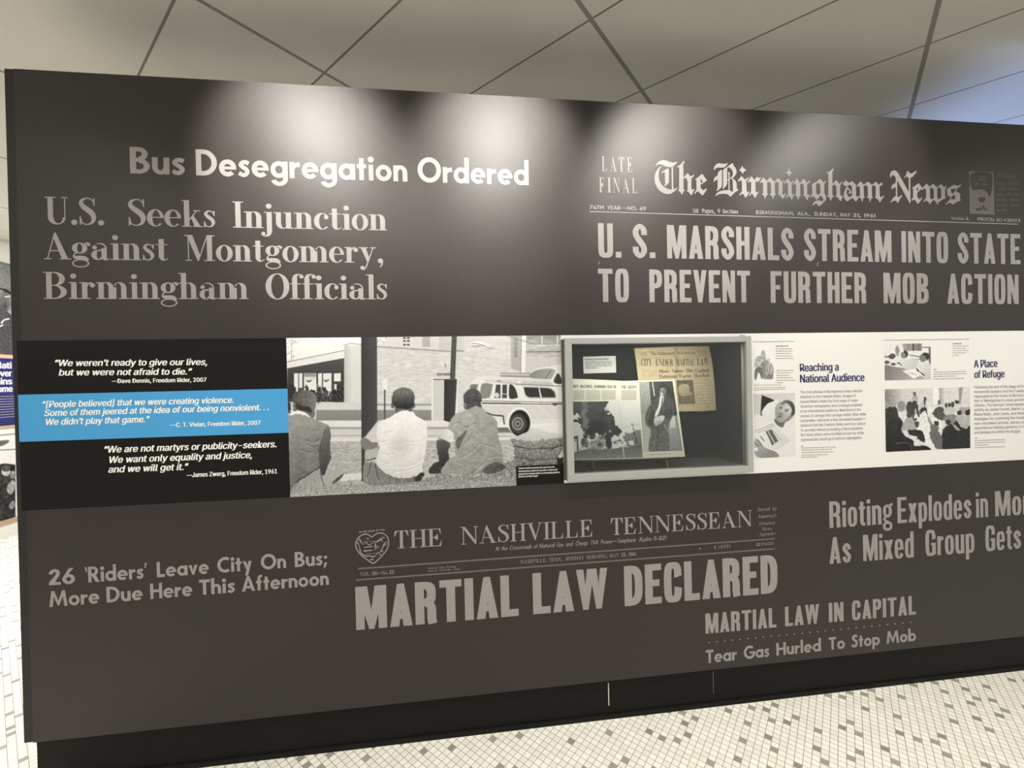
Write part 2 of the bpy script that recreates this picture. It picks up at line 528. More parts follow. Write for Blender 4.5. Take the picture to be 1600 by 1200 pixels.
def modern(s=17.0, h=3.6):
    """high-contrast serif: fat stems, hairlines and flat thin serifs"""
    g = {}
    s2 = s/2
    k = s/17.0

    def stem(x, y0=0, y1=100, sl=9, sr=9, top=True, bot=True):
        o = R(x, y0, x+s, y1)
        if bot:
            o += R(x-sl, y0, x+s+sr, y0+h)
        if top:
            o += R(x-sl, y1-h, x+s+sr, y1)
        return o

    def hair(x, y0=0, y1=100, top=True, bot=True, e=9):
        o = R(x, y0, x+h, y1)
        if bot:
            o += R(x-e, y0, x+h+e, y0+h)
        if top:
            o += R(x-e, y1-h, x+h+e, y1)
        return o
    g['I'] = (s+18, stem(9))
    g['H'] = (s*2+52, stem(9)+stem(s+43)+R(9, 48, s+50, 48+h))
    hookE = P((54+s2, 0), (58+s2, 32), (56+s2, 32), (46+s2, h), (40, 0))
    hookT = P((52+s2, 100), (55+s2, 70), (53+s2, 70), (44+s2, 100-h), (40, 100))
    tick = P((38+s2, 34), (40.5+s2, 34), (40.5+s2, 67), (38+s2, 67), (30, 52), (30, 48))
    g['E'] = (66+s2, stem(9, sr=0)+R(0, 0, 56+s2, h)+R(0, 100-h, 53+s2, 100)+R(9, 48, 40+s2, 48+h)+hookE+hookT+tick)
    g['F'] = (60+s2, stem(9, sr=12)+R(0, 100-h, 53+s2, 100)+R(9, 48, 40+s2, 48+h)+hookT+tick)
    g['L'] = (64+s2, stem(9)+R(0, 0, 56+s2, h)+hookE)
    wT = s+54
    g['T'] = (wT, stem(wT/2-s2, top=False)+R(4, 100-h, wT-4, 100)+P((4, 100), (1, 68), (3.5, 68), (15, 100-h))+P((wT-4, 100), (wT-1, 68), (wT-3.5, 68), (wT-15, 100-h)))
    g['N'] = (88, hair(11, top=False)+R(0, 100-h, 22, 100)+hair(72, bot=False)+P((6, 100), (6+s*1.15, 100), (72+h, 14), (72+h, 0), (70, 0)))
    g['V'] = (80, P((8, 100), (8+s*1.1, 100), (47, 14), (43, 0), (39, 0))+P((39, 0), (43, 0), (69, 100), (65, 100))+R(0, 100-h, 18+s, 100)+R(56, 100-h, 78, 100))
    v = mv(g['V'][1], 0, 0, .86, 1)
    g['W'] = (104, v+mv(v, 38))
    g['A'] = (84, P((9, 0), (12.5, 0), (35, 92), (35, 100), (33, 100))+P((33, 100), (38, 100), (75, 0), (75-s*1.15, 0), (29, 84))+R(17, 30, 54, 30+h)+R(0, 0, 23, h)+R(68-s*1.15, 0, 84, h))
    g['M'] = (104, hair(12, top=False)+stem(76, sl=0)+R(66, 0, 80, h)+P((8, 100), (8+s*1.15, 100), (52, 24), (46, 0), (44, 0))+P((44, 0), (48, 0), (80, 100), (76, 100))+R(0, 100-h, 22, 100))
    g['O'] = (80, A(40, 50, 40, 51.5, 40, 50, 40-s*1.12, 51.5-h))
    g['C'] = (76, A(41, 50, 41, 51.5, 44, 50, 44-s*1.05, 51.5-h, 38, 320)+P((67, 100), (70, 100), (70, 64), (67.5, 64), (58, 86))+P((58, 10), (74, 36), (70, 20), (62, 6)))
    g['G'] = (84, g['C'][1]+stem(60, 4, 42, bot=False))
    g['D'] = (86, stem(9, sr=0)+R(20, 0, 36, h)+R(20, 100-h, 36, 100)+A(36, 50, 48, 50, 34, 50, 50-s*1.15, 50-h, -90, 90))
    pb = A(34, 74, 33, 26, 32, 74, 35-s*1.05, 26-h, -90, 90)+R(20, 100-h, 35, 100)+R(20, 48, 35, 48+h)
    g['P'] = (70, stem(9)+pb)
    g['R'] = (82, stem(9)+pb+S((40, 50, 5), (54, 40, s*.9), (58, 22, s), (61, 7, s*.7), (68, 3, 4), (78, 9, 3)))
    g['B'] = (76, stem(9, sr=0)+pb+A(34, 26, 38, 26, 32, 26, 40-s*1.1, 26-h, -90, 90)+R(20, 0, 35, h))
    g['U'] = (82, R(11, 24, 11+s, 100)+R(2, 100-h, 22+s, 100)+hair(64, 24, 100, bot=False)+A(39.5, 26, 28.5, 27, 44, 26, 28-s+12.5-9, 27-h*1.3, 180, 360))
    g['Y'] = (82, P((8, 100), (8+s*1.1, 100), (47, 46), (45, 38), (33, 42))+P((42, 44), (46, 44), (72, 100), (68, 100))+stem(32, 0, 46, top=False)+R(0, 100-h, 18+s, 100)+R(58, 100-h, 82, 100))
    g['S'] = (60, S((53, 72, 3), (48, 88, 4), (38, 96.5, 4), (27, 97.5, 5), (14, 91, 10*k), (10, 79, 14*k), (18, 66, 17*k), (31, 55, 19*k), (44, 43, 19*k), (50, 26, 16*k), (45, 10, 10*k), (33, 2.5, 5), (24, 2, 4), (13, 7, 4), (8, 18, 3), (5, 32, 3))
              + P((51, 70), (54, 70), (54, 100), (51.5, 100), (47, 90))+P((4, 0), (7, 0), (13, 10), (7.5, 32), (4, 32)))
    # lower case
    X = 62.5

    def flag(x, y=X):
        return R(x-8, y-h, x+4, y)
    g['i'] = (s+15, R(8, 0, 8+s, X)+flag(8)+R(0, 0, s+15, h)+E(8+s2-1, 85, 9.5*k, 9.5*k))
    g['l'] = (s+15, R(8, 0, 8+s, 100)+flag(8, 100)+R(0, 0, s+15, h))
    arch = A(36, 40, 21, 23.5, 31, 39, 9.5, 21, 0, 150)
    nn = R(8, 0, 8+s, X)+flag(8)+R(0, 0, s+15, h)+R(57-s, 0, 57, 42)+R(50-s, 0, 64, h)+arch
    g['n'] = (65, nn)
    g['m'] = (65+49-s*.55, nn+mv(R(8, 0, 8+s, 44)+R(57-s, 0, 57, 42)+R(50-s, 0, 64, h)+arch, 49-s*.55))
    g['h'] = (65, nn+R(8, 0, 8+s, 100)+flag(8, 100))
    g['u'] = (67, R(8, 16, 8+s, X)+flag(8)+R(58-s, 0, 58, X)+flag(58-s)+R(52, 0, 66, h)+mv([[(65-x, X-y) for x, y in p] for p in arch], 0))
    g['o'] = (57, A(28.5, 31, 28.5, 32.5, 28.5, 31, 28.5-s*.98, 32.5-h))
    g['e'] = (54, A(27, 31, 27, 32.5, 30, 31, 30-s*1.02, 32.5-h, 2, 318)+R(12, 31, 53, 31+h)+A(27, 31, 27, 32.5, 27, 31, 15, 32.5-h, 0, 70))
    g['c'] = (50, A(27, 31, 27, 32.5, 30, 31, 30-s*1.02, 32.5-h, 45, 318)+E(42, 47, 7.5, 8))
    g['d'] = (66, A(27, 31, 27, 32.5, 29, 31, 29-s, 32.5-h, 30, 330)+R(58-s, 0, 58, 100)+flag(58-s, 100)+R(50, 0, 66, h))
    g['b'] = (62, A(33, 31, 27, 32.5, 31, 31, 29-s, 32.5-h, -150, 150)+R(8, 0, 8+s, 100)+flag(8, 100))
    g['p'] = (64, A(35, 31, 27, 32.5, 33, 31, 29-s, 32.5-h, -150, 150)+R(8, -32, 8+s, X)+flag(8)+R(0, -32, s+15, -32+h))
    g['r'] = (50, R(8, 0, 8+s, X)+flag(8)+R(0, 0, s+18, h)+S((21, 40, 4), (27, 55, 6), (36, 60, 5), (42, 56, 4))+E(41, 51, 8, 8.5))
    g['s'] = (42, S((36, 44, 3), (33, 55, 4), (24, 60.5, 4), (14, 59, 7*k), (9, 50, 11*k), (15, 40, 12*k), (26, 31, 13*k), (33, 19, 12*k), (29, 6, 7*k), (20, 2, 4), (10, 4, 4), (5, 13, 3), (3.5, 20, 3))+P((35, 43), (38, 43), (38, 62), (35.5, 62), (31, 56))+P((2.5, 0), (5, 0), (10, 6), (5.5, 21), (2.5, 21)))
    g['t'] = (42, R(10, 10, 10+s, 82)+R(1, X-h, 38, X)+S((10+s2, 16, s), (13+s2, 6, s*.75), (31, 2, 4), (40, 9, 3)))
    g['f'] = (40, R(8, 0, 8+s, 84)+R(0, X-h, 38, X)+R(0, 0, s+18, h)+S((8+s2, 80, s), (11+s2, 92, s*.7), (32, 98, 4), (41, 95, 4))+E(40, 89, 7.5, 7.5))
    g['j'] = (s+12, R(8, -16, 8+s, X)+flag(8)+E(8+s2-1, 85, 9.5*k, 9.5*k)+S((8+s2, -10, s), (5+s2, -24, s*.7), (2, -30, 4), (-6, -27, 4))+E(-4, -21, 7, 7))
    g['k'] = (68, R(8, 0, 8+s, 100)+flag(8, 100)+R(0, 0, s+15, h)+P((22, 26), (25, 23), (52, X), (48, X))+P((30, 36), (38, 44), (62, 0), (62-s*1.2, 0))+R(36, 0, 68, h)+R(38, X-h, 60, X))
    g['a'] = (60, R(50-s, 8, 50, 44)+A(29, 43, 21, 20.5, 25, 43, 25-s+12, 20.5-h, 0, 160)+E(12, 46, 7.5, 7.5)+A(22, 18, 21, 19, 24, 18, 23-s, 19-h, 60, 330)+S((22, 36, h), (36, 37, h))+S((50-s2, 10, s), (52-s2, 4, s*.7), (54, 1.8, 4), (59, 6, 3)))
    g['g'] = (58, A(25, 43, 24, 20.5, 25, 43, 24-s*.95, 20.5-h)+S((38, 58, 4), (46, 62, 5), (53, 62, 5))+E(53, 57, 6, 6)+S((14, 26, 4), (7, 18, 5), (10, 9, 11), (24, 7, 15*k), (40, 5, 15*k), (50, -4, 10))+A(27, -14, 27, 15.5, 27, -14, 22, 11.5))
    g['y'] = (64, P((7, X), (7+s*1.1, X), (39, 16), (34, 2), (31, 2))+P((31, 2), (35, 2), (55, X), (51, X))+S((33, 4, 4), (27, -14, 5), (18, -26, 5), (11, -26, 4))+E(12, -20, 7.5, 7.5)+R(0, X-h, 17+s, X)+R(42, X-h, 64, X))
    g['v'] = (62, P((7, X), (7+s*1.1, X), (37, 12), (33, 0), (30, 0))+P((30, 0), (34, 0), (54, X), (50, X))+R(0, X-h, 17+s, X)+R(42, X-h, 62, X))
    g['w'] = (88, mv(g['v'][1], 0, 0, .9, 1)+mv(g['v'][1], 32, 0, .9, 1))
    g['.'] = (24, E(12, 8.5, 10, 10))
    g[','] = (26, E(13, 8.5, 10, 10)+S((20, 8, 5), (19, -6, 5), (10, -17, 3)))
    g[';'] = (26, E(13, 52, 10, 10)+E(13, 8.5, 10, 10)+S((20, 8, 5), (19, -6, 5), (10, -17, 3)))
    return g


FONTS = {'gothic': (gothic(), 7.5, 26), 'banner': (gothic(18.5, 16.5), 6.0, 24), 'grotesque': (grotesque(), 6.5, 26), 'geometric': (geometric(), 7.0, 36),
         'modern': (modern(), 1.5, 46), 'roman': (modern(13.5, 4.2), 4.5, 46), 'book': (geometric(13.0), 9.0, 40), 'text': (modern(12.0, 5.0), 8.0, 44)}
try:
    INTER = bpy.data.fonts.load(os.path.join(bpy.utils.system_resource('DATAFILES'), 'fonts', 'Inter.woff2'))
except Exception:
    INTER = None
_sans = {}


def sans(text, bold=0.0, res=3):
    """a line of the stock sans: width and triangles, capitals 100 units high"""
    key = (text, bold, res)
    if key in _sans:
        return _sans[key]
    c = bpy.data.curves.new('lettering', 'FONT')
    if INTER:
        c.font = INTER
    c.body = text
    c.resolution_u = res
    c.dimensions = '2D'
    c.fill_mode = 'FRONT'
    o = bpy.data.objects.new('lettering', c)
    COL.objects.link(o)
    dg = bpy.context.evaluated_depsgraph_get()
    ev = o.evaluated_get(dg)
    me = ev.to_mesh()
    k = 100.0/(0.5087 if INTER else 0.73)
    v = np.array([(q.co.x*k, q.co.y*k) for q in me.vertices]) if len(me.vertices) else np.zeros((0, 2))
    ps = [[tuple(v[i]) for i in f.vertices] for f in me.polygons]
    ev.to_mesh_clear()
    bpy.data.objects.remove(o)
    bpy.data.curves.remove(c)
    x0, x1 = (v[:, 0].min(), v[:, 0].max()) if len(v) else (0, 30)
    if bold >= 0.01 and len(ps):
        ps = union(mv(ps, -bold*k)+ps+mv(ps, bold*k))
    _sans[key] = (x1-x0, mv(ps, -x0))
    return _sans[key]


def word(font, text, bold=0.012):
    if font == 'sans':
        return sans(text, bold)
    g, gap, space = FONTS[font]
    x, out = 0.0, []
    for ch in text:
        if ch == ' ':
            x += space
            continue
        if (font, ch) not in _glyphs:
            w, ps = g[ch] if ch in g else sans(ch, 0.012)
            _glyphs[font, ch] = (w, union([list(map(tuple, p)) for p in ps]))
        w, ps = _glyphs[font, ch]
        out += mv(ps, x)
        x += w+gap
    return x-gap, out


class Sheet:
    """lettering laid on a plane: at() turns a pixel into a point, n is the way the sheet faces"""

    def __init__(s, at, n, lift=0.0007):
        s.at, s.n, s.lift, s.mb = at, np.asarray(n, float), lift, MB()

    def frame(s, base, top):
        """writing direction and up direction from two baseline pixels and the pixel of a capital's top over the first"""
        a, b = s.at(*base[:2]), s.at(*base[2:])
        d = (b-a)/np.linalg.norm(b-a)
        up = np.cross(s.n, d)
        h = abs(np.dot(s.at(*top)-(a+d*np.dot(s.at(*top)-a, d)), up))
        return a, d, up, h

    def line(s, font, words, base, top, slant=0.0, bold=0.012):
        """words: (text, left pixel, right pixel) along one baseline"""
        a, d, up, h = s.frame(base, top)
        x0, y0, x1, y1 = base
        for text, l, r in words:
            yl = y0+(y1-y0)*(l-x0)/(x1-x0)
            yr = y0+(y1-y0)*(r-x0)/(x1-x0)
            p, q = np.dot(s.at(l, yl)-a, d), np.dot(s.at(r, yr)-a, d)
            w, ps = word(font, text, bold)
            sh = slant*100*h/100
            k = (q-p-(sh*0.8 if slant else 0))/w
            for poly in ps:
                s.mb.poly([a+d*(p+x*k+slant*y*h/100)+up*(y*h/100)+s.n*s.lift for x, y in poly])

    def shape(s, ps):
        """polygons given in pixels"""
        for poly in union([[tuple(c) for c in p] for p in ps]):
            q = [s.at(x, y)+s.n*s.lift for x, y in poly]
            nn = np.zeros(3)
            for i in range(1, len(q)-1):
                nn += np.cross(q[i]-q[0], q[i+1]-q[0])
            s.mb.poly(q if np.dot(nn, s.n) > 0 else q[::-1])

    def stroke(s, *pts):
        s.shape(S(*pts))

    def build(s, name, m, parent, label=None):
        o = s.mb.build(name, m, parent)
        if label:
            o['label'] = label
        return o


# ------------------------------------------------------------------ printed photographs: tones laid on a fine grid of the sheet
class Picture:
    def __init__(s, tl, tr, br, bl, step=0.8, at=W):
        c = [at(*q) for q in (tl, tr, br, bl)]
        nx = max(8, int(math.hypot(tr[0]-tl[0], tr[1]-tl[1])/step))
        ny = max(8, int(math.hypot(bl[0]-tl[0], bl[1]-tl[1])/step))
        u = np.linspace(0, 1, nx+1)[None, :, None]
        v = np.linspace(0, 1, ny+1)[:, None, None]
        s.co = (c[0]*(1-u)+c[1]*u)*(1-v)+(c[3]*(1-u)+c[2]*u)*v
        d = s.co-CAM
        z = d@_f
        s.X, s.Y = 800+F_PX*(d@_r)/z, 600-F_PX*(d@_u)/z
        s.nx, s.ny = nx, ny
        s.img = np.full((ny+1, nx+1), 0.8)
        s.corners = c

    def mask(s, pts, soft=0.6, smooth=False):
        p = catmull(pts, 5, True) if smooth else np.asarray(pts, float)
        X, Y = s.X, s.Y
        ok = (X > p[:, 0].min()-2*soft) & (X < p[:, 0].max()+2*soft) & (Y > p[:, 1].min()-2*soft) & (Y < p[:, 1].max()+2*soft)
        m = np.zeros_like(X)
        if not ok.any():
            return m
        x, y = X[ok], Y[ok]
        ins = np.zeros(len(x), bool)
        dist = np.full(len(x), 1e9)
        for i in range(len(p)):
            (ax, ay), (bx, by) = p[i], p[(i+1) % len(p)]
            if ay != by:
                ins ^= ((ay > y) != (by > y)) & (x < (bx-ax)*(y-ay)/(by-ay)+ax)
            L = max(1e-9, (bx-ax)**2+(by-ay)**2)
            t = np.clip(((x-ax)*(bx-ax)+(y-ay)*(by-ay))/L, 0, 1)
            dist = np.minimum(dist, np.hypot(x-ax-t*(bx-ax), y-ay-t*(by-ay)))
        sd = np.where(ins, dist, -dist)
        m[ok] = np.clip(sd/(2*soft)+0.5, 0, 1)
        return m

    def tone(s, m, g, a=1.0):
        """g: one tone, or (tone, tone, x0, y0, x1, y1) shading between two pixels"""
        if isinstance(g, tuple):
            g0, g1, x0, y0, x1, y1 = g
            t = np.clip(((s.X-x0)*(x1-x0)+(s.Y-y0)*(y1-y0))/((x1-x0)**2+(y1-y0)**2), 0, 1)
            g = g0+(g1-g0)*t
        s.img = s.img*(1-m*a)+g*m*a

    def poly(s, g, *pts, soft=0.6, a=1.0):
        s.tone(s.mask(pts, soft), g, a)

    def blob(s, g, *pts, soft=0.7, a=1.0):
        s.tone(s.mask(pts, soft, True), g, a)

    def ell(s, g, cx, cy, rx, ry, soft=0.7, a=1.0):
        d = (1-np.hypot((s.X-cx)/rx, (s.Y-cy)/ry))*min(rx, ry)
        s.tone(np.clip(d/(2*soft)+0.5, 0, 1), g, a)

    def line(s, g, w, *pts, a=1.0, smooth=False):
        p = catmull(pts, 5) if smooth and len(pts) > 2 else np.asarray(pts, float)
        dist = np.full_like(s.X, 1e9)
        for (ax, ay), (bx, by) in zip(p, p[1:]):
            L = max(1e-9, (bx-ax)**2+(by-ay)**2)
            t = np.clip(((s.X-ax)*(bx-ax)+(s.Y-ay)*(by-ay))/L, 0, 1)
            dist = np.minimum(dist, np.hypot(s.X-ax-t*(bx-ax), s.Y-ay-t*(by-ay)))
        s.tone(np.clip((w/2-dist)+0.5, 0, 1), g, a)

    def noise(s, amp, cell, pts=None, stretch=1.0):
        m = 1.0 if pts is None else s.mask(pts, 1.0)
        cy, cx = max(2, int(s.ny/cell)+2), max(2, int(s.nx/(cell*stretch))+2)
        r = RNG.normal(0, 1, (cy, cx))
        yy = np.linspace(0, cy-1.001, s.ny+1)
        xx = np.linspace(0, cx-1.001, s.nx+1)
        iy, ix = yy.astype(int), xx.astype(int)
        fy, fx = (yy-iy)[:, None], (xx-ix)[None, :]
        n = (r[iy][:, ix]*(1-fx)+r[iy][:, ix+1]*fx)*(1-fy)+(r[iy+1][:, ix]*(1-fx)+r[iy+1][:, ix+1]*fx)*fy
        s.img = np.clip(s.img+amp*n*m, 0.08, 1)

    def warp(s, amp=0.0, cell=4.0):
        """ragged outlines: what is drawn next is pushed about by a smooth noise (0 ends it)"""
        if not hasattr(s, 'XY'):
            s.XY = (s.X, s.Y)
        s.X, s.Y = s.XY
        if amp:
            keep = s.img
            out = []
            for k in range(2):
                s.img = np.full_like(keep, 0.5)
                s.noise(0.12, cell)
                out.append((s.img-0.5)/0.12*amp)
            s.img = keep
            s.X, s.Y = s.X+out[0], s.Y+out[1]

    def build(s, name, m, parent, n=(0, -1, 0), lift=0.0006, tint=(1, 1, 1), gain=0.70, label=None):
        nx, ny = s.nx, s.ny
        co = (s.co+np.asarray(n, float)*lift).reshape(-1, 3)
        i = np.arange((nx+1)*(ny+1)).reshape(ny+1, nx+1)
        q = np.stack([i[:-1, :-1], i[1:, :-1], i[1:, 1:], i[:-1, 1:]], -1).reshape(-1, 4)
        me = bpy.data.meshes.new(name)
        me.vertices.add(len(co))
        me.vertices.foreach_set('co', co.astype(np.float32).ravel())
        me.loops.add(len(q)*4)
        me.loops.foreach_set('vertex_index', q.astype(np.int32).ravel())
        me.polygons.add(len(q))
        me.polygons.foreach_set('loop_start', np.arange(0, len(q)*4, 4, dtype=np.int32))
        me.polygons.foreach_set('loop_total', np.full(len(q), 4, dtype=np.int32))
        me.update(calc_edges=True)
        at = me.color_attributes.new('Col', 'FLOAT_COLOR', 'POINT')
        g = srgb(np.clip(s.img, 0.05, 1)).reshape(-1, 1)/srgb(0.95)*gain
        rgba = np.concatenate([g*np.asarray(tint)[None, :], np.ones_like(g)], 1)
        at.data.foreach_set('color', rgba.astype(np.float32).ravel())
        me.materials.append(M[m])
        o = link(name, me, parent)
        if label:
            o['label'] = label
        return o

# ================================================================== the setting
def nodes_grid(name, period_u, period_v, off_u, off_v, half_u, half_v, rot=True):
    m, nt, b = bsdf(name)
    N, Lk = nt.nodes.new, nt.links.new
    tc = N('ShaderNodeTexCoord')

    def dot(vec):
        d = N('ShaderNodeVectorMath')
        d.operation = 'DOT_PRODUCT'
        d.inputs[1].default_value = vec
        Lk(tc.outputs['Object'], d.inputs[0])
        return d.outputs['Value']

    def math_(op, a, b_=None):
        q = N('ShaderNodeMath')
        q.operation = op
        for i, x in enumerate((a, b_)):
            if x is None:
                continue
            if isinstance(x, (int, float)):
                q.inputs[i].default_value = x
            else:
                Lk(x, q.inputs[i])
        return q.outputs[0]
    h = math.sqrt(0.5)
    u = math_('SUBTRACT', dot((h, h, 0)), off_u)
    v = math_('SUBTRACT', dot((h, -h, 0)), off_v)
    lu = math_('LESS_THAN', math_('PINGPONG', u, period_u/2), half_u)
    lv = math_('LESS_THAN', math_('PINGPONG', v, period_v/2), half_v)
    return m, nt, b, tc, u, v, lu, lv, math_


def ramp2(nt, fac, c0, c1):
    mx = nt.nodes.new('ShaderNodeMix')
    mx.data_type = 'RGBA'
    for i, c in ((6, c0), (7, c1)):
        if isinstance(c, tuple):
            mx.inputs[i].default_value = (*c, 1)
        else:
            nt.links.new(c, mx.inputs[i])
    if isinstance(fac, float):
        mx.inputs[0].default_value = fac
    else:
        nt.links.new(fac, mx.inputs[0])
    return mx.outputs[2]


def ceiling_material():
    k = math.sqrt(0.5)*D
    m, nt, b, tc, u, v, lu, lv, mt = nodes_grid('diagonal_ceiling_tiles', 0.6096, 1.2308, 0.520-k, -2.107+k, 0.0055, 0.0105)
    n = nt.nodes.new('ShaderNodeTexNoise')
    n.inputs['Scale'].default_value = 2.0
    nt.links.new(tc.outputs['Object'], n.inputs['Vector'])
    base = ramp2(nt, n.outputs['Fac'], (0.56, 0.545, 0.50), (0.66, 0.645, 0.60))
    c = ramp2(nt, lu, base, (0.20, 0.19, 0.165))
    c = ramp2(nt, lv, c, (0.245, 0.235, 0.205))
    nt.links.new(c, b.inputs['Base Color'])
    b.inputs['Roughness'].default_value = 0.9
    s = nt.nodes.new('ShaderNodeTexNoise')
    s.inputs['Scale'].default_value = 260
    nt.links.new(tc.outputs['Object'], s.inputs['Vector'])
    bp = nt.nodes.new('ShaderNodeBump')
    bp.inputs['Strength'].default_value = 0.35
    bp.inputs['Distance'].default_value = 0.003
    nt.links.new(s.outputs['Fac'], bp.inputs['Height'])
    nt.links.new(bp.outputs['Normal'], b.inputs['Normal'])
    return m


def floor_material():
    p = 0.0277
    m, nt, b, tc, u, v, lu, lv, mt = nodes_grid('diagonal_mosaic_tiles', p, p, 0.004, 0.009, 0.0011, 0.0011)
    cu = mt('FLOOR', mt('DIVIDE', u, p))
    cv = mt('FLOOR', mt('DIVIDE', v, p))
    cx = nt.nodes.new('ShaderNodeCombineXYZ')
    nt.links.new(cu, cx.inputs[0])
    nt.links.new(cv, cx.inputs[1])
    wn = nt.nodes.new('ShaderNodeTexWhiteNoise')
    wn.noise_dimensions = '2D'
    nt.links.new(cx.outputs[0], wn.inputs['Vector'])
    spread = mt('ADD', mt('MULTIPLY', cu, 0.7548777), mt('MULTIPLY', cv, 0.5698403))
    grey = mt('GREATER_THAN', mt('FRACT', mt('ADD', spread, mt('MULTIPLY', wn.outputs['Value'], 0.16))), 0.934)
    sep = nt.nodes.new('ShaderNodeSeparateColor')
    nt.links.new(wn.outputs['Color'], sep.inputs[0])
    tile = ramp2(nt, sep.outputs[1], (0.80, 0.78, 0.69), (0.90, 0.89, 0.82))
    dark = ramp2(nt, sep.outputs[2], (0.27, 0.265, 0.225), (0.36, 0.355, 0.32))
    c = ramp2(nt, grey, tile, dark)
    c = ramp2(nt, mt('MAXIMUM', lu, lv), c, (0.27, 0.245, 0.175))
    nt.links.new(c, b.inputs['Base Color'])
    b.inputs['Roughness'].default_value = 0.45
    b.inputs['Specular IOR Level'].default_value = 0.35
    return m


XR = 5.0                                   # the display wall's far end, outside the frame
XW = -4.95                                  # the room's wall on the left
b = MB()
b.box((XW-0.15, -6.5, -0.1), (8.5, 6.5, 0.0))
struct(b.build('floor', floor_material()))
b = MB()
b.box((XW-0.15, -6.5, CEIL_Z), (8.5, 6.5, CEIL_Z+0.1))
struct(b.build('ceiling', ceiling_material()))
b = MB()
b.box((XW-0.15, -6.5, 0), (XW, 6.5, CEIL_Z))
struct(b.build('wall_left', 'plaster'))
b = MB()
b.box((XW, -6.5, 0), (XW+0.02, 6.5, 0.14))
struct(b.build('baseboard_left', 'plaster'))
b = MB()
b.box((XW, 6.35, 0), (8.5, 6.5, CEIL_Z))
struct(b.build('wall_back', 'plaster'))

# ================================================================== the display wall
zt = CAMZ+1.2575                            # top
zs, zq = CAMZ+0.2020, CAMZ-0.4605           # picture strip, upper and lower edge
zb = CAMZ-1.3715                            # lower edge of the graphic panels
x0 = W(5, 108)[0]                           # left end of the wall
xi = -1.709                                 # left edge of the graphic panels
HX0, HX1, HZ0, HZ1 = 0.470, 1.340, CAMZ-0.435, CAMZ+0.172   # opening of the showcase
YB = 0.27                                   # its depth

wall = thing('display_wall', 'long dark charcoal display wall printed with newspaper headlines, standing on the tiled floor', 'display wall', (1.0, 0.2, 0))
b = MB()
b.box((x0, 0.004, zb), (HX0, 0.45, zt))
b.box((HX1, 0.004, zb), (XR, 0.45, zt))
b.box((HX0, 0.004, zb), (HX1, 0.45, HZ0))
b.box((HX0, 0.004, HZ1), (HX1, 0.45, zt))
b.box((HX0, YB+0.01, HZ0), (HX1, 0.45, HZ1))
b.build('wall_body', 'core', wall)['label'] = 'black wall body showing as an edge strip at the left end'
b = MB()
b.box((xi, 0.014, 0), (XR-0.04, 0.42, zb))
kick = b.build('kick_base', 'kick', wall)
kick['label'] = 'black recessed base along the floor'
b = MB()
b.box((xi, 0.006, 0.0), (XR-0.04, 0.014, 0.02))
b.build('rubber_shoe', 'shoe', kick)
for px, ya, yb_, w in ((950.5, 1067, 1102, 0.0022), (1114, 1049, 1084, 0.0012)):
    a, c = W(px, ya, 0.014), W(px+1.2, yb_, 0.014)
    b = MB()
    b.box((a[0]-w, 0.0125, max(0.022, c[2])), (a[0]+w, 0.0138, min(a[2], zb-0.001)))
    b.build('scratch', 'scratch' if px < 1000 else 'rule', kick)
xs = W(1226, 175)[0]                        # seam between the two upper panels
b = MB()
b.box((xi, 0, zs), (xs-0.0002, 0.004, zt-0.001))
upper = b.build('upper_panel', 'panel', wall)
upper['label'] = 'upper charcoal panel with the bus desegregation headlines'
b = MB()
b.box((xs+0.0002, 0, zs), (XR, 0.004, zt-0.001))
upper2 = b.build('upper_panel', 'panel', wall)
upper2['label'] = 'upper charcoal panel at the right, under the newspaper masthead'
b = MB()
b.box((xi, 0, zb), (XR, 0.004, zq))
lower = b.build('lower_panel', 'panel', wall)
lower['label'] = 'lower charcoal panel with the martial law headlines'

NY = (0, -1, 0)


def wsheet():
    return Sheet(W, NY)


# ---- headlines of the upper panels
s = wsheet()
s.line('geometric', [('Bus', 203.7, 289.5), ('Desegregation', 306.7, 636.7), ('Ordered', 653, 826.3)], (204, 271, 826, 289.6), (204, 229.5))
s.build('headline', 'letter', upper, 'bold sans headline Bus Desegregation Ordered')
s = wsheet()
s.line('modern', [('U.S.', 70, 164), ('Seeks', 199.5, 338), ('Injunction', 364, 605.5)], (70, 350.2, 605, 360.2), (70, 307.3))
s.line('modern', [('Against', 69, 264), ('Montgomery,', 288.5, 600)], (69, 405, 600, 411), (289, 367))
s.line('modern', [('Birmingham', 68.5, 389), ('Officials', 415.5, 606.5)], (69, 467, 606, 467.8), (69, 424.8))
s.build('headline', 'letter', upper, 'three-line serif headline on the injunction')
s = wsheet()
s.line('modern', [('L', 940.5, 948.8), ('A', 953.5, 963.5), ('T', 966, 976), ('E', 980, 989)], (940, 267.4, 990, 269.2), (940, 244.2))
s.line('modern', [('F', 936.4, 945), ('I', 949, 955), ('N', 958, 969), ('A', 973, 984), ('L', 987.5, 996.5)], (936, 300.4, 996, 302.2), (936, 277))
s.build('headline', 'letter', upper2, 'small serif capitals LATE FINAL')
s = wsheet()
s.line('gothic', [('U.', 935, 971), ('S.', 989, 1024), ('MARSHALS', 1042.5, 1240), ('STREAM', 1256.5, 1393), ('INTO', 1408.7, 1481.5), ('STATE', 1496.5, 1594.3)],
       (935, 402, 1594, 413), (935, 348.7))
s.line('gothic', [('TO', 935, 983), ('PREVENT', 1015, 1172.3), ('FURTHER', 1204.3, 1354), ('MOB', 1380.5, 1451), ('ACTION', 1480, 1591.5)],
       (935, 471.8, 1591, 475), (935, 419.8))
s.shape(S((935.6, 408.5, .8), (936.2, 412.8, 1.0)))
s.shape(S((1278, 409, .9), (1276.6, 416, 1.0)))
s.build('headline', 'letter', upper2, 'two-line condensed capitals on the marshals')


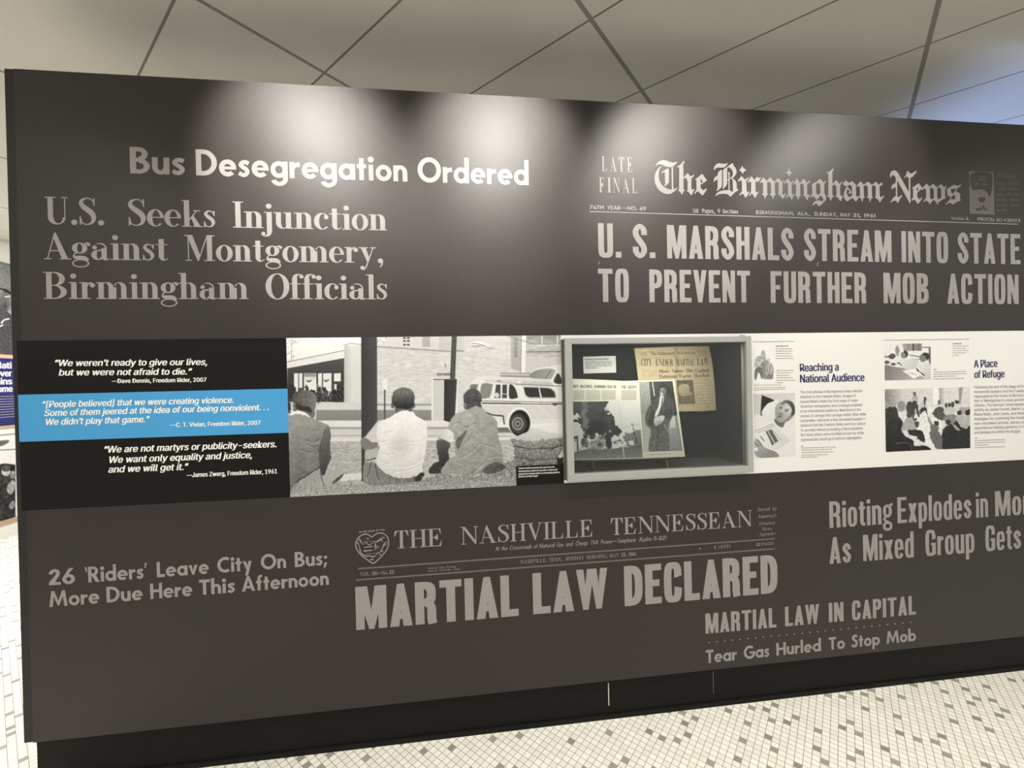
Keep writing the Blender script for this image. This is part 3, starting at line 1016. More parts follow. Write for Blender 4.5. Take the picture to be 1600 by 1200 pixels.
def bl(s, org, sc, *loops):
    """blackletter outlines traced in an enlargement of the photograph"""
    tri = []
    for l in loops:
        tri += HOLE(*([l] if isinstance(l[0], tuple) else l))
    s.shape([[(org[0]+x/sc, org[1]+y/sc) for x, y in t] for t in tri])


s = wsheet()
o1, o2, o3, o4, o5, k1, k4 = (1015, 245), (1110, 245), (1215, 250), (1305, 255), (1385, 260), 13.333, 17.143
bl(s, o1, k1,
   [(120, 185), (165, 120), (215, 85), (285, 68), (350, 80), (420, 110), (480, 120), (530, 115), (580, 100), (550, 150), (500, 190), (440, 215), (380, 215), (310, 195), (250, 165), (200, 158), (160, 168), (135, 190)],
   [(255, 200), (215, 245), (192, 310), (185, 400), (200, 490), (240, 570), (300, 630), (370, 670), (440, 685), (510, 675), (590, 630), (550, 690), (500, 735), (440, 770), (380, 780), (300, 765), (220, 720), (160, 655), (115, 560), (98, 460), (115, 350), (160, 270), (210, 215), (245, 193)],
   [(245, 325), (300, 285), (385, 240), (402, 275), (402, 530), (385, 560), (325, 615), (300, 605), (320, 575), (315, 330), (275, 330), (255, 342)],
   [(455, 205), (485, 205), (495, 690), (460, 690)],
   [(565, 212), (640, 165), (690, 105), (712, 88), (728, 100), (695, 175), (705, 340), (705, 680), (740, 695), (700, 730), (685, 775), (665, 788), (640, 735), (590, 705), (612, 680), (615, 225)],
   [(690, 450), (790, 340), (850, 410), (915, 378), (932, 398), (870, 450), (868, 660), (890, 690), (945, 668), (900, 740), (880, 795), (855, 800), (820, 745), (770, 715), (790, 690), (790, 520), (765, 455), (735, 440), (690, 475)],
   [[(945, 475), (1095, 355), (1195, 495), (1060, 585), (1060, 650), (1115, 700), (1180, 658), (1190, 682), (1120, 790), (1095, 810), (1060, 770), (1000, 715), (940, 775), (925, 765), (975, 690), (972, 490)], [(1060, 455), (1105, 520), (1062, 555)]])
bl(s, o2, k1,
   [(65, 265), (80, 210), (115, 160), (180, 132), (240, 145), (300, 150), (365, 130), (330, 185), (285, 225), (220, 228), (150, 225), (110, 240), (85, 275)],
   [(240, 275), (240, 590), (225, 640), (140, 715), (120, 710), (148, 660), (148, 480), (110, 485), (80, 525), (65, 515), (75, 455), (105, 415), (145, 400), (150, 370), (165, 320), (200, 285)],
   [(262, 280), (300, 240), (347, 215), (347, 560), (325, 610), (265, 670), (245, 665), (262, 620)],
   [(345, 215), (450, 132), (470, 140), (480, 180), (525, 240), (545, 300), (540, 350), (500, 410), (455, 450), (500, 480), (540, 530), (550, 660), (582, 695), (500, 750), (430, 825), (405, 832), (375, 790), (300, 772), (200, 775), (150, 790), (125, 818), (105, 805), (130, 760), (200, 715), (300, 695), (390, 695), (440, 720), (460, 738), (468, 700), (460, 490), (430, 448), (340, 505), (340, 488), (440, 420), (470, 370), (465, 320), (440, 265), (385, 215), (345, 240)],
   [(372, 330), (400, 330), (398, 705), (375, 705)], [(362, 340), (372, 322), (398, 322), (408, 340), (398, 362), (372, 362)],
   [(660, 185), (690, 240), (748, 275), (700, 310), (668, 360), (640, 310), (592, 275), (635, 245)],
   [(568, 500), (645, 400), (715, 480), (790, 423), (802, 440), (745, 510), (750, 690), (770, 745), (820, 720), (775, 790), (740, 858), (720, 845), (690, 790), (665, 765), (615, 808), (598, 795), (655, 720), (655, 520), (625, 490), (585, 515)],
   [(768, 530), (850, 403), (915, 485), (965, 416), (1010, 445), (1060, 420), (1010, 510), (985, 525), (935, 510), (935, 700), (955, 750), (1012, 715), (970, 790), (935, 862), (915, 845), (885, 790), (860, 765), (810, 818), (793, 805), (845, 730), (848, 540), (825, 515), (785, 537)],
   [(1023, 545), (1100, 425), (1178, 510), (1180, 760), (1202, 780), (1160, 815), (1145, 872), (1130, 872), (1110, 815), (1070, 775), (1098, 750), (1095, 555), (1075, 530), (1040, 552)],
   [(1160, 520), (1240, 430), (1338, 520), (1342, 760), (1370, 780), (1325, 815), (1310, 877), (1295, 872), (1280, 820), (1233, 785), (1262, 760), (1255, 560), (1225, 520), (1175, 535)],
   [(1325, 530), (1405, 440), (1500, 525), (1535, 488), (1542, 500), (1498, 560), (1498, 770), (1520, 800), (1566, 758), (1577, 775), (1525, 860), (1510, 882), (1490, 865), (1460, 820), (1413, 785), (1420, 560), (1390, 520), (1340, 545)])
bl(s, o3, k1,
   [(235, 172), (255, 240), (312, 262), (258, 290), (238, 352), (215, 290), (152, 262), (210, 240)],
   [(128, 490), (210, 385), (275, 470), (320, 428), (332, 445), (290, 500), (292, 690), (310, 730), (357, 698), (320, 770), (295, 822), (275, 817), (250, 770), (225, 745), (185, 797), (168, 785), (212, 710), (210, 500), (185, 470), (145, 497)],
   [(313, 510), (395, 385), (467, 475), (467, 720), (490, 740), (450, 770), (435, 827), (420, 827), (405, 775), (358, 730), (380, 705), (382, 510), (355, 490), (330, 522)],
   [(450, 490), (540, 392), (610, 475), (665, 426), (682, 440), (612, 510), (615, 705), (640, 735), (692, 703), (640, 780), (622, 832), (600, 827), (580, 780), (528, 735), (545, 700), (540, 530), (505, 485), (462, 502)],
   [[(693, 515), (810, 455), (885, 392), (955, 470), (1005, 428), (1017, 445), (970, 500), (972, 690), (1000, 740), (1012, 800), (990, 850), (880, 957), (850, 967), (820, 915), (790, 905), (740, 947), (720, 940), (745, 890), (790, 850), (850, 838), (900, 855), (930, 868), (950, 830), (942, 790), (890, 738), (825, 822), (800, 827), (770, 780), (735, 755), (690, 787), (678, 778), (720, 705), (715, 530)], [(800, 500), (855, 480), (885, 520), (888, 690), (840, 735), (800, 690)]],
   [(1003, 270), (1075, 240), (1130, 195), (1160, 168), (1172, 185), (1137, 260), (1137, 730), (1174, 755), (1130, 790), (1110, 842), (1095, 842), (1075, 790), (1028, 755), (1050, 725), (1055, 300), (1030, 275)],
   [(1120, 515), (1220, 418), (1285, 500), (1340, 448), (1352, 462), (1300, 530), (1302, 720), (1325, 755), (1367, 738), (1345, 790), (1315, 852), (1295, 850), (1265, 800), (1208, 760), (1225, 720), (1220, 560), (1190, 510), (1132, 542)])
bl(s, o4, k4,
   [(198, 560), (270, 463), (375, 530), (455, 478), (552, 585), (552, 860), (580, 905), (637, 873), (647, 890), (575, 1002), (555, 1027), (530, 1017), (460, 930), (450, 900), (445, 630), (400, 578), (320, 608), (300, 635)],
   [(290, 650), (345, 650), (312, 720), (300, 790), (320, 850), (370, 915), (455, 878), (465, 925), (320, 1022), (290, 1012), (245, 950), (226, 870), (238, 770)],
   [(280, 615), (330, 640), (410, 725), (432, 780), (415, 815), (385, 822), (358, 800), (368, 775), (388, 765), (375, 735), (310, 675)],
   [(560, 620), (675, 480), (755, 570), (768, 890), (792, 915), (745, 950), (725, 1032), (705, 1032), (690, 950), (628, 905), (660, 880), (655, 640), (625, 610), (580, 632)],
   [(740, 600), (870, 490), (980, 580), (982, 890), (1012, 920), (960, 955), (940, 1037), (920, 1037), (905, 955), (838, 910), (870, 885), (868, 640), (830, 590), (755, 615)],
   [(965, 600), (1080, 493), (1165, 575), (1225, 523), (1260, 540), (1252, 587), (1182, 620), (1190, 880), (1220, 920), (1292, 866), (1310, 880), (1235, 985), (1205, 1042), (1175, 1037), (1140, 970), (1058, 920), (1080, 890), (1080, 640), (1040, 590), (980, 615)])
bl(s, o5, k1,
   [(95, 247), (72, 215), (68, 170), (98, 105), (150, 82), (205, 98), (248, 150), (495, 590), (500, 770), (483, 765), (225, 300), (185, 225), (140, 180), (110, 192)],
   [(190, 230), (222, 260), (224, 640), (193, 640)],
   [(200, 340), (220, 350), (215, 440), (150, 440), (125, 482), (103, 470), (108, 410), (140, 365)],
   [(78, 745), (110, 700), (150, 640), (195, 615), (255, 640), (312, 598), (328, 610), (280, 680), (240, 762), (220, 747), (190, 715), (140, 720), (95, 755)],
   [(460, 230), (494, 230), (498, 620), (466, 600)],
   [(360, 240), (400, 190), (435, 86), (480, 140), (525, 150), (612, 93), (634, 105), (580, 180), (530, 230), (480, 245), (440, 230), (410, 205), (380, 245)],
   [[(530, 450), (670, 350), (745, 450), (640, 550), (640, 640), (690, 690), (737, 643), (748, 655), (690, 742), (660, 777), (640, 772), (610, 725), (575, 690), (525, 717), (510, 705), (555, 640), (550, 467)], [(628, 438), (668, 475), (635, 522)]],
   [(725, 480), (835, 356), (902, 432), (907, 655), (930, 690), (987, 668), (990, 685), (930, 750), (900, 792), (870, 745), (825, 705), (785, 744), (768, 735), (825, 650), (822, 490), (795, 455), (735, 497)],
   [(885, 440), (970, 363), (1052, 440), (1057, 655), (1085, 690), (1152, 653), (1157, 670), (1085, 750), (1070, 797), (1050, 787), (1020, 730), (970, 690), (985, 640), (980, 480), (945, 438), (895, 458)],
   [(1040, 445), (1135, 370), (1197, 435), (1247, 408), (1252, 425), (1217, 480), (1222, 645), (1242, 660), (1170, 690), (1095, 742), (1080, 700), (1140, 645), (1135, 480), (1110, 428), (1050, 463)],
   [(1253, 475), (1405, 383), (1490, 408), (1550, 378), (1564, 390), (1480, 458), (1400, 470), (1340, 475), (1345, 540), (1385, 575), (1370, 640), (1268, 612), (1263, 540)],
   [(1458, 465), (1476, 470), (1325, 690), (1308, 685)],
   [(1435, 515), (1537, 570), (1527, 640), (1542, 715), (1450, 745), (1395, 797), (1370, 784), (1310, 755), (1242, 802), (1226, 788), (1310, 700), (1360, 680), (1430, 690), (1430, 630), (1395, 575)])
s.build('masthead', 'letter', upper2, 'blackletter newspaper name across the upper right panel')
s = wsheet()
s.line('geometric', [('74TH', 921, 943.2), ('YEAR\u2014NO.', 948.3, 995.3), ('69', 999.5, 1009.3)], (921, 326.6, 1009, 329), (921, 320.5))
s.line('grotesque', [('168', 1082.5, 1091.3), ('Pages,', 1097, 1117), ('9', 1121, 1125), ('Sections', 1129, 1153.2)], (1082, 332.4, 1153, 334), (1082, 325.8))
s.line('geometric', [('BIRMINGHAM,', 1181, 1241), ('ALA.,', 1245.5, 1266.3), ('SUNDAY,', 1271.5, 1308.5), ('MAY', 1312.5, 1328.5), ('21,', 1333, 1345), ('1961', 1349.5, 1367.5)],
       (1181, 334.6, 1367, 340), (1181, 328.7))
s.line('modern', [('Section', 1486, 1506)], (1486, 343, 1513, 344), (1486, 338))
s.line('geometric', [('A', 1508.8, 1513.5), ('PRICE:', 1527.5, 1553), ('20', 1556.5, 1566), ('CENTS', 1568.5, 1594)], (1508, 344, 1594, 347.4), (1508, 339))
s.shape(S((921.5, 330.6, 1.25), (1590, 350.4, 1.25)))
s.build('dateline', 'letter', upper2, 'small dateline over a thin rule')
# the little weather box at the end of the masthead
s = wsheet()
box = [(1513.5, 267.3), (1552, 268.8), (1553.5, 335.5), (1514.5, 334)]
dark_ = catmull([(1515, 275), (1521, 269.8), (1534, 268.6), (1547, 270.5), (1550.5, 277), (1550, 290), (1548, 303), (1546, 307), (1541, 300), (1536, 296.5), (1528, 296.5), (1521, 297.5), (1516.5, 292), (1515, 283)], 4, True)
s.shape(HOLE(box, [tuple(p) for p in dark_], [(1528, 310), (1534, 307.5), (1540, 310), (1537, 316), (1531, 317)], [(1524, 326), (1531, 325.5), (1533.5, 320), (1533.5, 328), (1526, 330)], [(1535.5, 320), (1537.5, 320), (1538, 325.5), (1543, 326.5), (1542, 329.5), (1535.5, 327)]))
for y, a, c in ((277.5, 1530, 1540), (281.5, 1528, 1541), (288, 1522, 1530), (289, 1534, 1543)):
    s.stroke((a, y, .9), ((a+c)/2, y-.8, 1.1), (c, y, .7))
s.line('text', [('Cloudy', 1559.5, 1589)], (1559, 277, 1589, 278.4), (1559, 270.5), slant=.15)
for y, segs in ((287, ((1556, 1572), (1574, 1591))), (295.5, ((1557, 1572), (1576, 1592))), (303.8, ((1556, 1568.5), (1572, 1582), (1584.5, 1592))), (312.3, ((1556.5, 1573), (1578, 1593))), (320.5, ((1557, 1562.5), (1565, 1573.5), (1579, 1593))), (328.8, ((1557, 1562.5), (1565, 1574)))):
    for a, c in segs:
        n_ = int((c-a)/2.1)
        for i in range(n_):
            x = a+(c-a)*i/n_
            s.stroke((x, y-random.uniform(1.2, 2.6), .9), (x+1.2, y+1.6, .9))
        s.stroke((a, y+.3, 1.0), (c, y+.6, 1.0))
s.build('weather_box', 'rule', upper2, 'small framed weather drawing with a forecast')

# ---- headlines of the lower panel
s = wsheet()
B1 = (77, 914.6, 511, 882.3)
s.line('geometric', [('26', 77, 117.7), ('`Riders\'', 133, 230), ('Leave', 245.6, 326.7), ('City', 340, 393.8), ('On', 408, 447.3), ('Bus;', 461, 511.8)], B1, (77, 889.8))
s.line('geometric', [('More', 77.6, 155.8), ('Due', 167, 223.5), ('Here', 235.3, 300.8), ('This', 311.7, 367.5), ('Afternoon', 378, 514)], (77.6, 948.6, 514, 913.6), (77.6, 923.8))
s.build('headline', 'letter', lower, 'two-line sans headline on the 26 riders')
s = wsheet()
s.line('roman', [('THE', 616, 693), ('NASHVILLE', 720, 928), ('TENNESSEAN', 954, 1175.7)], (616, 857.6, 1175, 822.3), (616, 829.6))
s.line('text', [('Served', 1183, 1203), ('by', 1206.5, 1214.5)], (1183, 799, 1214, 797.2), (1183, 793), slant=.2)
s.line('text', [("America's", 1184, 1213.5)], (1184, 809.6, 1213, 807.8), (1184, 804), slant=.2)
s.line('text', [('Greatest', 1186, 1211)], (1186, 820.4, 1211, 819), (1186, 815.3), slant=.2)
s.line('text', [('News', 1190, 1207)], (1190, 828.8, 1207, 828), (1190, 823.8), slant=.2)
s.line('text', [('Agencies', 1186, 1212)], (1186, 837.2, 1212, 835.6), (1186, 832), slant=.2)
s.line('book', [('At', 774, 781), ('the', 783.5, 793.5), ('Crossroads', 796, 831.5), ('of', 834, 840.5), ('Natural', 842.5, 867), ('Gas', 869.5, 881), ('and', 884, 895.5), ('Cheap', 899, 919), ('TVA', 922.5, 935), ('Power\u2014Telephone', 938.5, 994), ('ALpine', 998, 1018.5), ('5-1221', 1021, 1041.5)],
       (774, 860.8, 1041, 843.2), (774, 854), slant=.22)
s.line('text', [('VOL.', 563, 579), ('56\u2014No.', 582, 606), ('23', 608.5, 615.5)], (563, 900, 615, 896.4), (563, 894.2))
s.line('text', [('Second', 669, 683), ('Class', 685.5, 696), ('Postage', 698, 713)], (669, 889.2, 713, 886.2), (669, 886))
s.line('text', [('Paid', 669, 677), ('at', 679, 684), ('Nashville,', 687, 706), ('Tenn.', 709, 720)], (669, 893.6, 720, 890), (669, 890.4))
s.line('text', [('NASHVILLE,', 813, 854.5), ('TENN.,', 858, 880), ('MONDAY', 883.5, 912.5), ('MORNING,', 916.5, 949.5), ('MAY', 952.5, 967), ('22,', 970.5, 979), ('1961', 982, 994)], (813, 880.8, 994, 868), (813, 875))
s.line('text', [('5', 1115.7, 1118.5), ('CENTS', 1122.5, 1141.5)], (1115, 857.8, 1141, 855.8), (1115, 852.8))
s.line('text', [('32', 1181.5, 1187.5), ('PAGES', 1189.5, 1208.5)], (1181, 853, 1208, 851), (1181, 848.6))
s.shape(E(1093.5, 857, 1.2, 1.2, 8))
s.build('masthead', 'letter', lower, 'roman capitals masthead over two dim rules')
s = wsheet()
s.shape(S((559, 888.6, 2.6), (1210.5, 841.6, 2.2)))
s.shape(S((556, 906.2, 2.6), (1211, 857.4, 2.2)))
s.build('rule', 'rule', lower)
# heart emblem
s = wsheet()
heart = []
hs = lambda *p: heart.extend(S(*[(550+x/17.143, 820+y/17.143, w/17.143) for x, y, w in p]))
hs((530, 330, 26), (440, 265, 26), (340, 248, 28), (210, 310, 28), (125, 420, 28), (100, 560, 28), (150, 690, 28), (260, 820, 28), (400, 930, 28), (520, 1010, 28), (565, 1025, 30), (620, 1005, 28), (740, 890, 26), (870, 750, 26), (950, 620, 26), (985, 480, 26), (955, 340, 26), (870, 250, 26), (750, 215, 26), (640, 250, 26), (530, 330, 26))
hs((190, 380, 40), (235, 440, 34), (265, 500, 14), (310, 520, 12), (350, 480, 14), (380, 465, 16), (460, 545, 22), (520, 500, 16), (590, 470, 14), (680, 445, 34), (760, 390, 40), (830, 340, 22), (880, 345, 10))
hs((150, 460, 40), (180, 540, 16), (215, 650, 22), (230, 730, 24), (330, 820, 26), (410, 840, 30), (480, 825, 26), (560, 860, 34), (620, 820, 18), (690, 750, 22), (740, 740, 20), (800, 650, 24), (840, 560, 26), (890, 480, 28), (950, 460, 14))
hs((620, 490, 14), (630, 560, 34), (615, 680, 10))
hs((640, 570, 22), (740, 605, 8))
hs((640, 590, 18), (710, 660, 6))
hs((780, 390, 30), (825, 460, 8))
hs((860, 560, 22), (960, 505, 8))
hs((800, 690, 34), (840, 740, 10))
hs((320, 605, 22), (560, 578, 22))
hs((305, 700, 34), (540, 682, 26))
hs((275, 460, 8), (630, 430, 8))
hs((340, 785, 8), (640, 760, 8))
hs((490, 930, 30), (580, 930, 30))
hs((725, 800, 26), (785, 795, 26))
hs((395, 370, 34), (460, 368, 16))
s.shape(heart)
s.line('geometric', [('IN', 561, 565.2), ('THE', 567, 573), ('HEART', 575, 586), ('OF', 588, 592), ('TVA', 594, 601)], (561, 832.8, 601, 829), (561, 830))
s.build('heart_emblem', 'letter', lower, 'heart-shaped outline map emblem')
s = wsheet()
s.line('banner', [('MARTIAL', 556.8, 810.5), ('LAW', 833.3, 950), ('DECLARED', 976, 1215.3)], (559, 984.3, 1215, 926), (558, 917))
s.build('headline', 'letter', lower, 'huge capitals MARTIAL LAW DECLARED')
s = wsheet()
s.line('gothic', [('MARTIAL', 1102.3, 1213), ('LAW', 1226.7, 1280), ('IN', 1295, 1318), ('CAPITAL', 1331, 1431)], (1102, 990.2, 1431, 959.8), (1102, 958.8))
for i in range(27):
    t = i/26
    s.shape(E(1108+t*314.5, 1003.8-t*31.6, 1.15, 1.15, 8))
s.line('geometric', [('Tear', 1103, 1151.3), ('Gas', 1162.3, 1202), ('Hurled', 1213, 1282.6), ('To', 1295, 1320), ('Stop', 1330, 1374.6), ('Mob', 1385, 1431)], (1103, 1036.3, 1431, 1001), (1103, 1015.8))
s.build('headline', 'letter', lower, 'capitals MARTIAL LAW IN CAPITAL over a dotted line')
s = wsheet()
s.line('grotesque', [('Rioting', 1296, 1394.3), ('Explodes', 1402.3, 1518), ('in', 1525, 1543.7), ('Montgomery', 1554.8, 1728)], (1296, 825, 1600, 803.7), (1296, 783.7))
s.line('grotesque', [('As', 1296, 1330), ('Mixed', 1348.7, 1427.7), ('Group', 1446, 1522.5), ('Gets', 1539.7, 1595.5)], (1296, 881.2, 1600, 856.5), (1296, 839.7))
s.build('headline', 'letter', lower, 'two-line condensed headline on rioting')

# ================================================================== the picture strip
xq0 = W(29.8, 650)[0]
xm0 = W(450.5, 650)[0]
xm1 = W(878.5, 640)[0]
b = MB()
b.box((xq0, -0.001, zq), (xm0, 0.004, zs))
quote = b.build('quotation_panel', 'black', wall)
quote['label'] = 'black panel of three white quotations'
zb0, zb1 = W(240, 612)[2], W(240, 683.2)[2]
b = MB()
b.box((xq0, -0.0016, zb1), (xm0, -0.001, zb0))
b.build('colour_band', 'blue', quote)['label'] = 'sky blue band behind the middle quotation'
WQ = lambda px, py: W(px, py, -0.0016)
s = Sheet(WQ, NY)
sb = 0.026


def quote_line(text, l, r, yl, yr, cap, slant=.2, bold=sb):
    s.line('sans', [(text, l, r)], (l, yl, r, yr), (l, yl-cap), slant, bold)


quote_line('\u201cWe weren\u2019t ready to give our lives,', 85, 325, 572.2, 570.2, 10)
quote_line('but we were not afraid to die.\u201d', 92.5, 300, 586.8, 585.2, 10)
quote_line('\u2014Dave Dennis, Freedom Rider, 2007', 175, 322.5, 598.6, 596.4, 6.6, 0)
s.build('quotation', 'white_ink', quote, 'top quotation in white italics')
s = Sheet(WQ, NY)
quote_line('\u201c[People believed] that we were creating violence.', 65.5, 366.5, 636.8, 629.4, 10)
quote_line('Some of them jeered at the idea of our being nonviolent. . .', 69.5, 421.5, 650.3, 640.6, 10)
quote_line('We didn\u2019t play that game.\u201d', 70.5, 234, 664.3, 659.6, 10)
quote_line('\u2014C. T. Vivian, Freedom Rider, 2007', 266.5, 407, 667.4, 663.6, 6.8, 0)
s.build('quotation', 'white_ink', quote, 'middle quotation on the blue band')
s = Sheet(WQ, NY)
quote_line('\u201cWe are not martyrs or publicity-seekers.', 162, 433.2, 707.6, 698.6, 10.4)
quote_line('We want only equality and justice,', 169.5, 395, 723.6, 715.4, 10.4)
quote_line('and we will get it.\u201d', 169.5, 294.5, 738.6, 734, 10.4)
quote_line('\u2014James Zwerg, Freedom Rider, 1961', 292, 433, 745.8, 739.6, 7, 0)
s.build('quotation', 'white_ink', quote, 'bottom quotation in white italics')

# ---- the photo mural: three seated men, bus station, coach
b = MB()
b.box((xm0, -0.001, zq), (xm1, 0.004, zs))
mural = b.build('photo_mural', 'white', wall)
mural['label'] = 'black and white photo mural of three seated men facing a bus'
WM = lambda px, py: W(px, py, -0.001)


def project(p):
    d = np.asarray(p)-CAM
    z = d @ _f
    return 800+F_PX*(d @ _r)/z, 600-F_PX*(d @ _u)/z


q = Picture(project((xm0, -.001, zs)), project((xm1, -.001, zs)), project((xm1, -.001, zq)), project((xm0, -.001, zq)), 0.72, WM)


def stroke_outline(w, p, dx, dy):
    c = catmull([(x+dx, y+dy) for x, y in p], 5)
    d = np.gradient(c, axis=0)
    d /= np.hypot(d[:, 0], d[:, 1])[:, None]
    t = np.sin(np.linspace(0.35, math.pi-0.35, len(c)))[:, None]
    n_ = np.stack([-d[:, 1], d[:, 0]], 1)*w/2*t
    return list(c+n_)+list((c-n_)[::-1])


q.img[:] = 0.86
q.noise(0.018, 3, None, 3)
q.poly(.97, (446, 522), (566, 522), (566, 545), (540, 539), (538, 549), (446, 567))
q.noise(0.16, 2.5, [(448, 524), (476, 524), (470, 533), (458, 545), (462, 560), (448, 566)])
q.line(.6, .8, (456, 530), (454, 636))
# canopy
q.poly(.93, (446, 567), (538, 549), (538, 560), (446, 576))
q.line(.5, 1.1, (446, 566), (538, 547.5))
q.poly((.32, .26, 448, 566, 448, 590), (449, 575.5), (538, 559.5), (538, 628), (449, 628))
for a, c, y in ((459.5, 466, 612), (467.3, 472.5, 606), (475, 494.3, 612), (497, 503, 610), (504.8, 518, 618), (521.8, 532.5, 596)):
    q.poly(.93, (a, 583.5), (c, 583), (c, y), (a, y), soft=.5)
q.poly(.62, (475, 583), (494.3, 583), (494.3, 589), (475, 589))
q.poly(.9, (522.3, 600), (526, 600), (526, 609), (522.3, 609))
for x, y in ((482, 595), (509, 594.5)):
    q.blob(.35, (x-4, y-1.5), (x, y-.5), (x+6, y-2), (x+2, y+2), (x-1, y+2))
q.line(.75, .7, (475, 591), (494, 591))
q.poly(.93, (478, 600), (495, 600), (495, 613), (478, 613))
q.warp(1.1, 4)
for x, y, rx, ry, g in ((456, 612, 7, 12, .2), (449, 640, 5, 20, .22), (479, 607, 3, 6, .25), (488, 613, 5, 4, .2), (499, 618, 4, 14, .25), (508, 617, 5, 11, .3), (507, 608, 3, 4, .2), (517, 620, 3, 9, .3), (524, 621, 5, 11, .2), (531, 620, 6, 14, .22), (503, 612, 2.5, 3, .5)):
    q.ell(g, x, y, rx, ry)
q.noise(.10, 2, [(455, 604), (538, 604), (538, 628), (455, 628)])
q.warp()
# brick pier and walls
q.poly((.79, .88, 540, 0, 550, 0), (538, 541), (565, 539), (565, 634), (538, 634))
q.line(.6, 1.2, (537.5, 539.5), (548, 536.5), (565, 538.5))
q.poly(.85, (498, 628.5), (565, 628.5), (565, 634), (498, 634))
q.poly(.88, (589, 522), (705, 522), (705, 548), (589, 541))
q.noise(.14, 2, [(588, 522), (607, 522), (600, 537), (588, 537)])
q.line(.55, 1.2, (589, 541.3), (704, 549))
q.line(.7, .8, (589, 543.2), (702, 550))
for x in (630, 636):
    for y in (527, 531.5, 537.5):
        q.poly(.3, (x, y), (x+4, y), (x+4, y+2.5), (x, y+2.5), soft=.4)
q.poly(.73, (660, 522), (672, 522), (672, 542), (660, 542))
q.poly(.82, (686, 522), (704, 522), (704, 548), (686, 547))
q.poly(.82, (713, 522), (725, 522), (724, 550), (713, 550))
q.line(.6, 2.2, (714, 548), (724, 549))
q.noise(.025, 2.2, [(589, 545), (800, 545), (800, 640), (589, 640)], 4)
q.ell(.6, 696, 571, 1.2, 3)
# lower walls, kerb, road
q.poly(.62, (565, 631), (674, 631), (674, 634), (565, 634))
q.poly(.86, (496, 634), (674, 634), (674, 640), (496, 640))
q.poly((.58, .52, 0, 640, 0, 658), (494, 640.5), (674, 640.5), (674, 658), (494, 658))
q.poly(.9, (494, 657), (800, 657), (800, 668), (494, 668))
q.poly(.66, (494, 667), (800, 667), (800, 671), (494, 671))
q.poly(.83, (494, 671), (880, 671), (880, 684), (494, 684))
q.line(.6, 1, (494, 680.5), (800, 682))
q.line(.9, 2, (494, 688), (800, 685))
q.poly(.72, (494, 690), (880, 687), (880, 770), (494, 770))
for i in range(34):
    y = 692+i*1.9
    q.line(.62, .7, (515, y), (560+i*.4, y+10+i*.2), a=.6)
q.noise(.06, 1.6, [(494, 690), (806, 690), (806, 760), (494, 760)], 3)
q.poly(.86, (530, 742), (575, 738), (575, 748), (524, 753))
# poles
q.poly((.24, .31, 565, 0, 590, 0), (564.2, 520), (589, 520), (590, 752), (565, 752))
q.poly(.95, (598, 592), (605, 592), (605, 609), (598, 609))
q.poly(.32, (600, 609), (602.3, 609), (602.3, 656), (600, 656))
# door
q.poly(.92, (674.5, 590), (715, 590), (715, 656), (674.5, 656))
q.poly(.45, (677, 592), (714, 592), (714, 594), (677, 594))
q.poly(.83, (677, 594), (694, 594), (693.5, 657), (677, 657))
q.poly((.2, .27, 694, 0, 712, 0), (694, 593), (714, 593), (711, 650), (704, 660), (693.5, 657))
q.poly(.33, (706, 520), (714, 520), (711, 594), (703, 594))
# running dog emblem on the wall
for dx, dy, g in ((.6, 1.3, .45), (0, 0, .99)):
    D_ = lambda w, *p: q.tone(q.mask([c for c in stroke_outline(w, p, dx, dy)], .45), g)
    for w, p in ((4.6, ((742.5, 534.6), (748, 534.8), (754, 536.6), (758.5, 538.6))), (1.9, ((737.5, 534.8), (742, 535.6), (746.5, 536.4))),
                 (2.3, ((736.2, 540), (740, 538.9), (745, 539.2), (750, 538.6))), (2.9, ((756, 537.4), (761, 540.2), (765, 541.8), (769.5, 542.9))), (1.5, ((758, 537.2), (764, 538.6), (769, 541)))):
        D_(w, *p)
# right-hand wall, vertical sign, far windows
q.poly((.80, .72, 795, 0, 800, 0), (798, 522), (814, 522), (815, 581), (798, 576))
for y in (530.5, 537, 543.5, 550, 556):
    q.ell(.5, 806, y, 2.6, 2.6)
    q.ell(.72, 806, y, 1.3, 1.3)
q.poly(.94, (814.5, 522), (822, 522), (821, 582), (814, 582))
q.line(.5, .8, (815, 524), (813.5, 582))
q.poly(.76, (822, 522), (882, 522), (882, 585), (822, 585))
q.poly((.60, .70, 0, 522, 0, 540), (823, 522), (880, 522), (880, 540), (823, 540))
for x in (847, 871):
    q.line(.92, 1.6, (x, 522), (x, 539))
q.line(.9, 1.2, (823, 539.5), (880, 539))
q.line(.5, 2, (823, 550), (880, 549))
q.poly(.82, (822, 558), (882, 558), (882, 585), (822, 585))
q.noise(.05, 2, [(823, 524), (880, 524), (880, 558), (823, 558)], 5)
q.line(.55, 1, (790, 524), (835, 538), smooth=False)
q.poly(.6, (782, 582.5), (830, 583), (828, 590), (782, 589))
q.line(.9, 1.6, (783, 585.2), (828, 585.6))
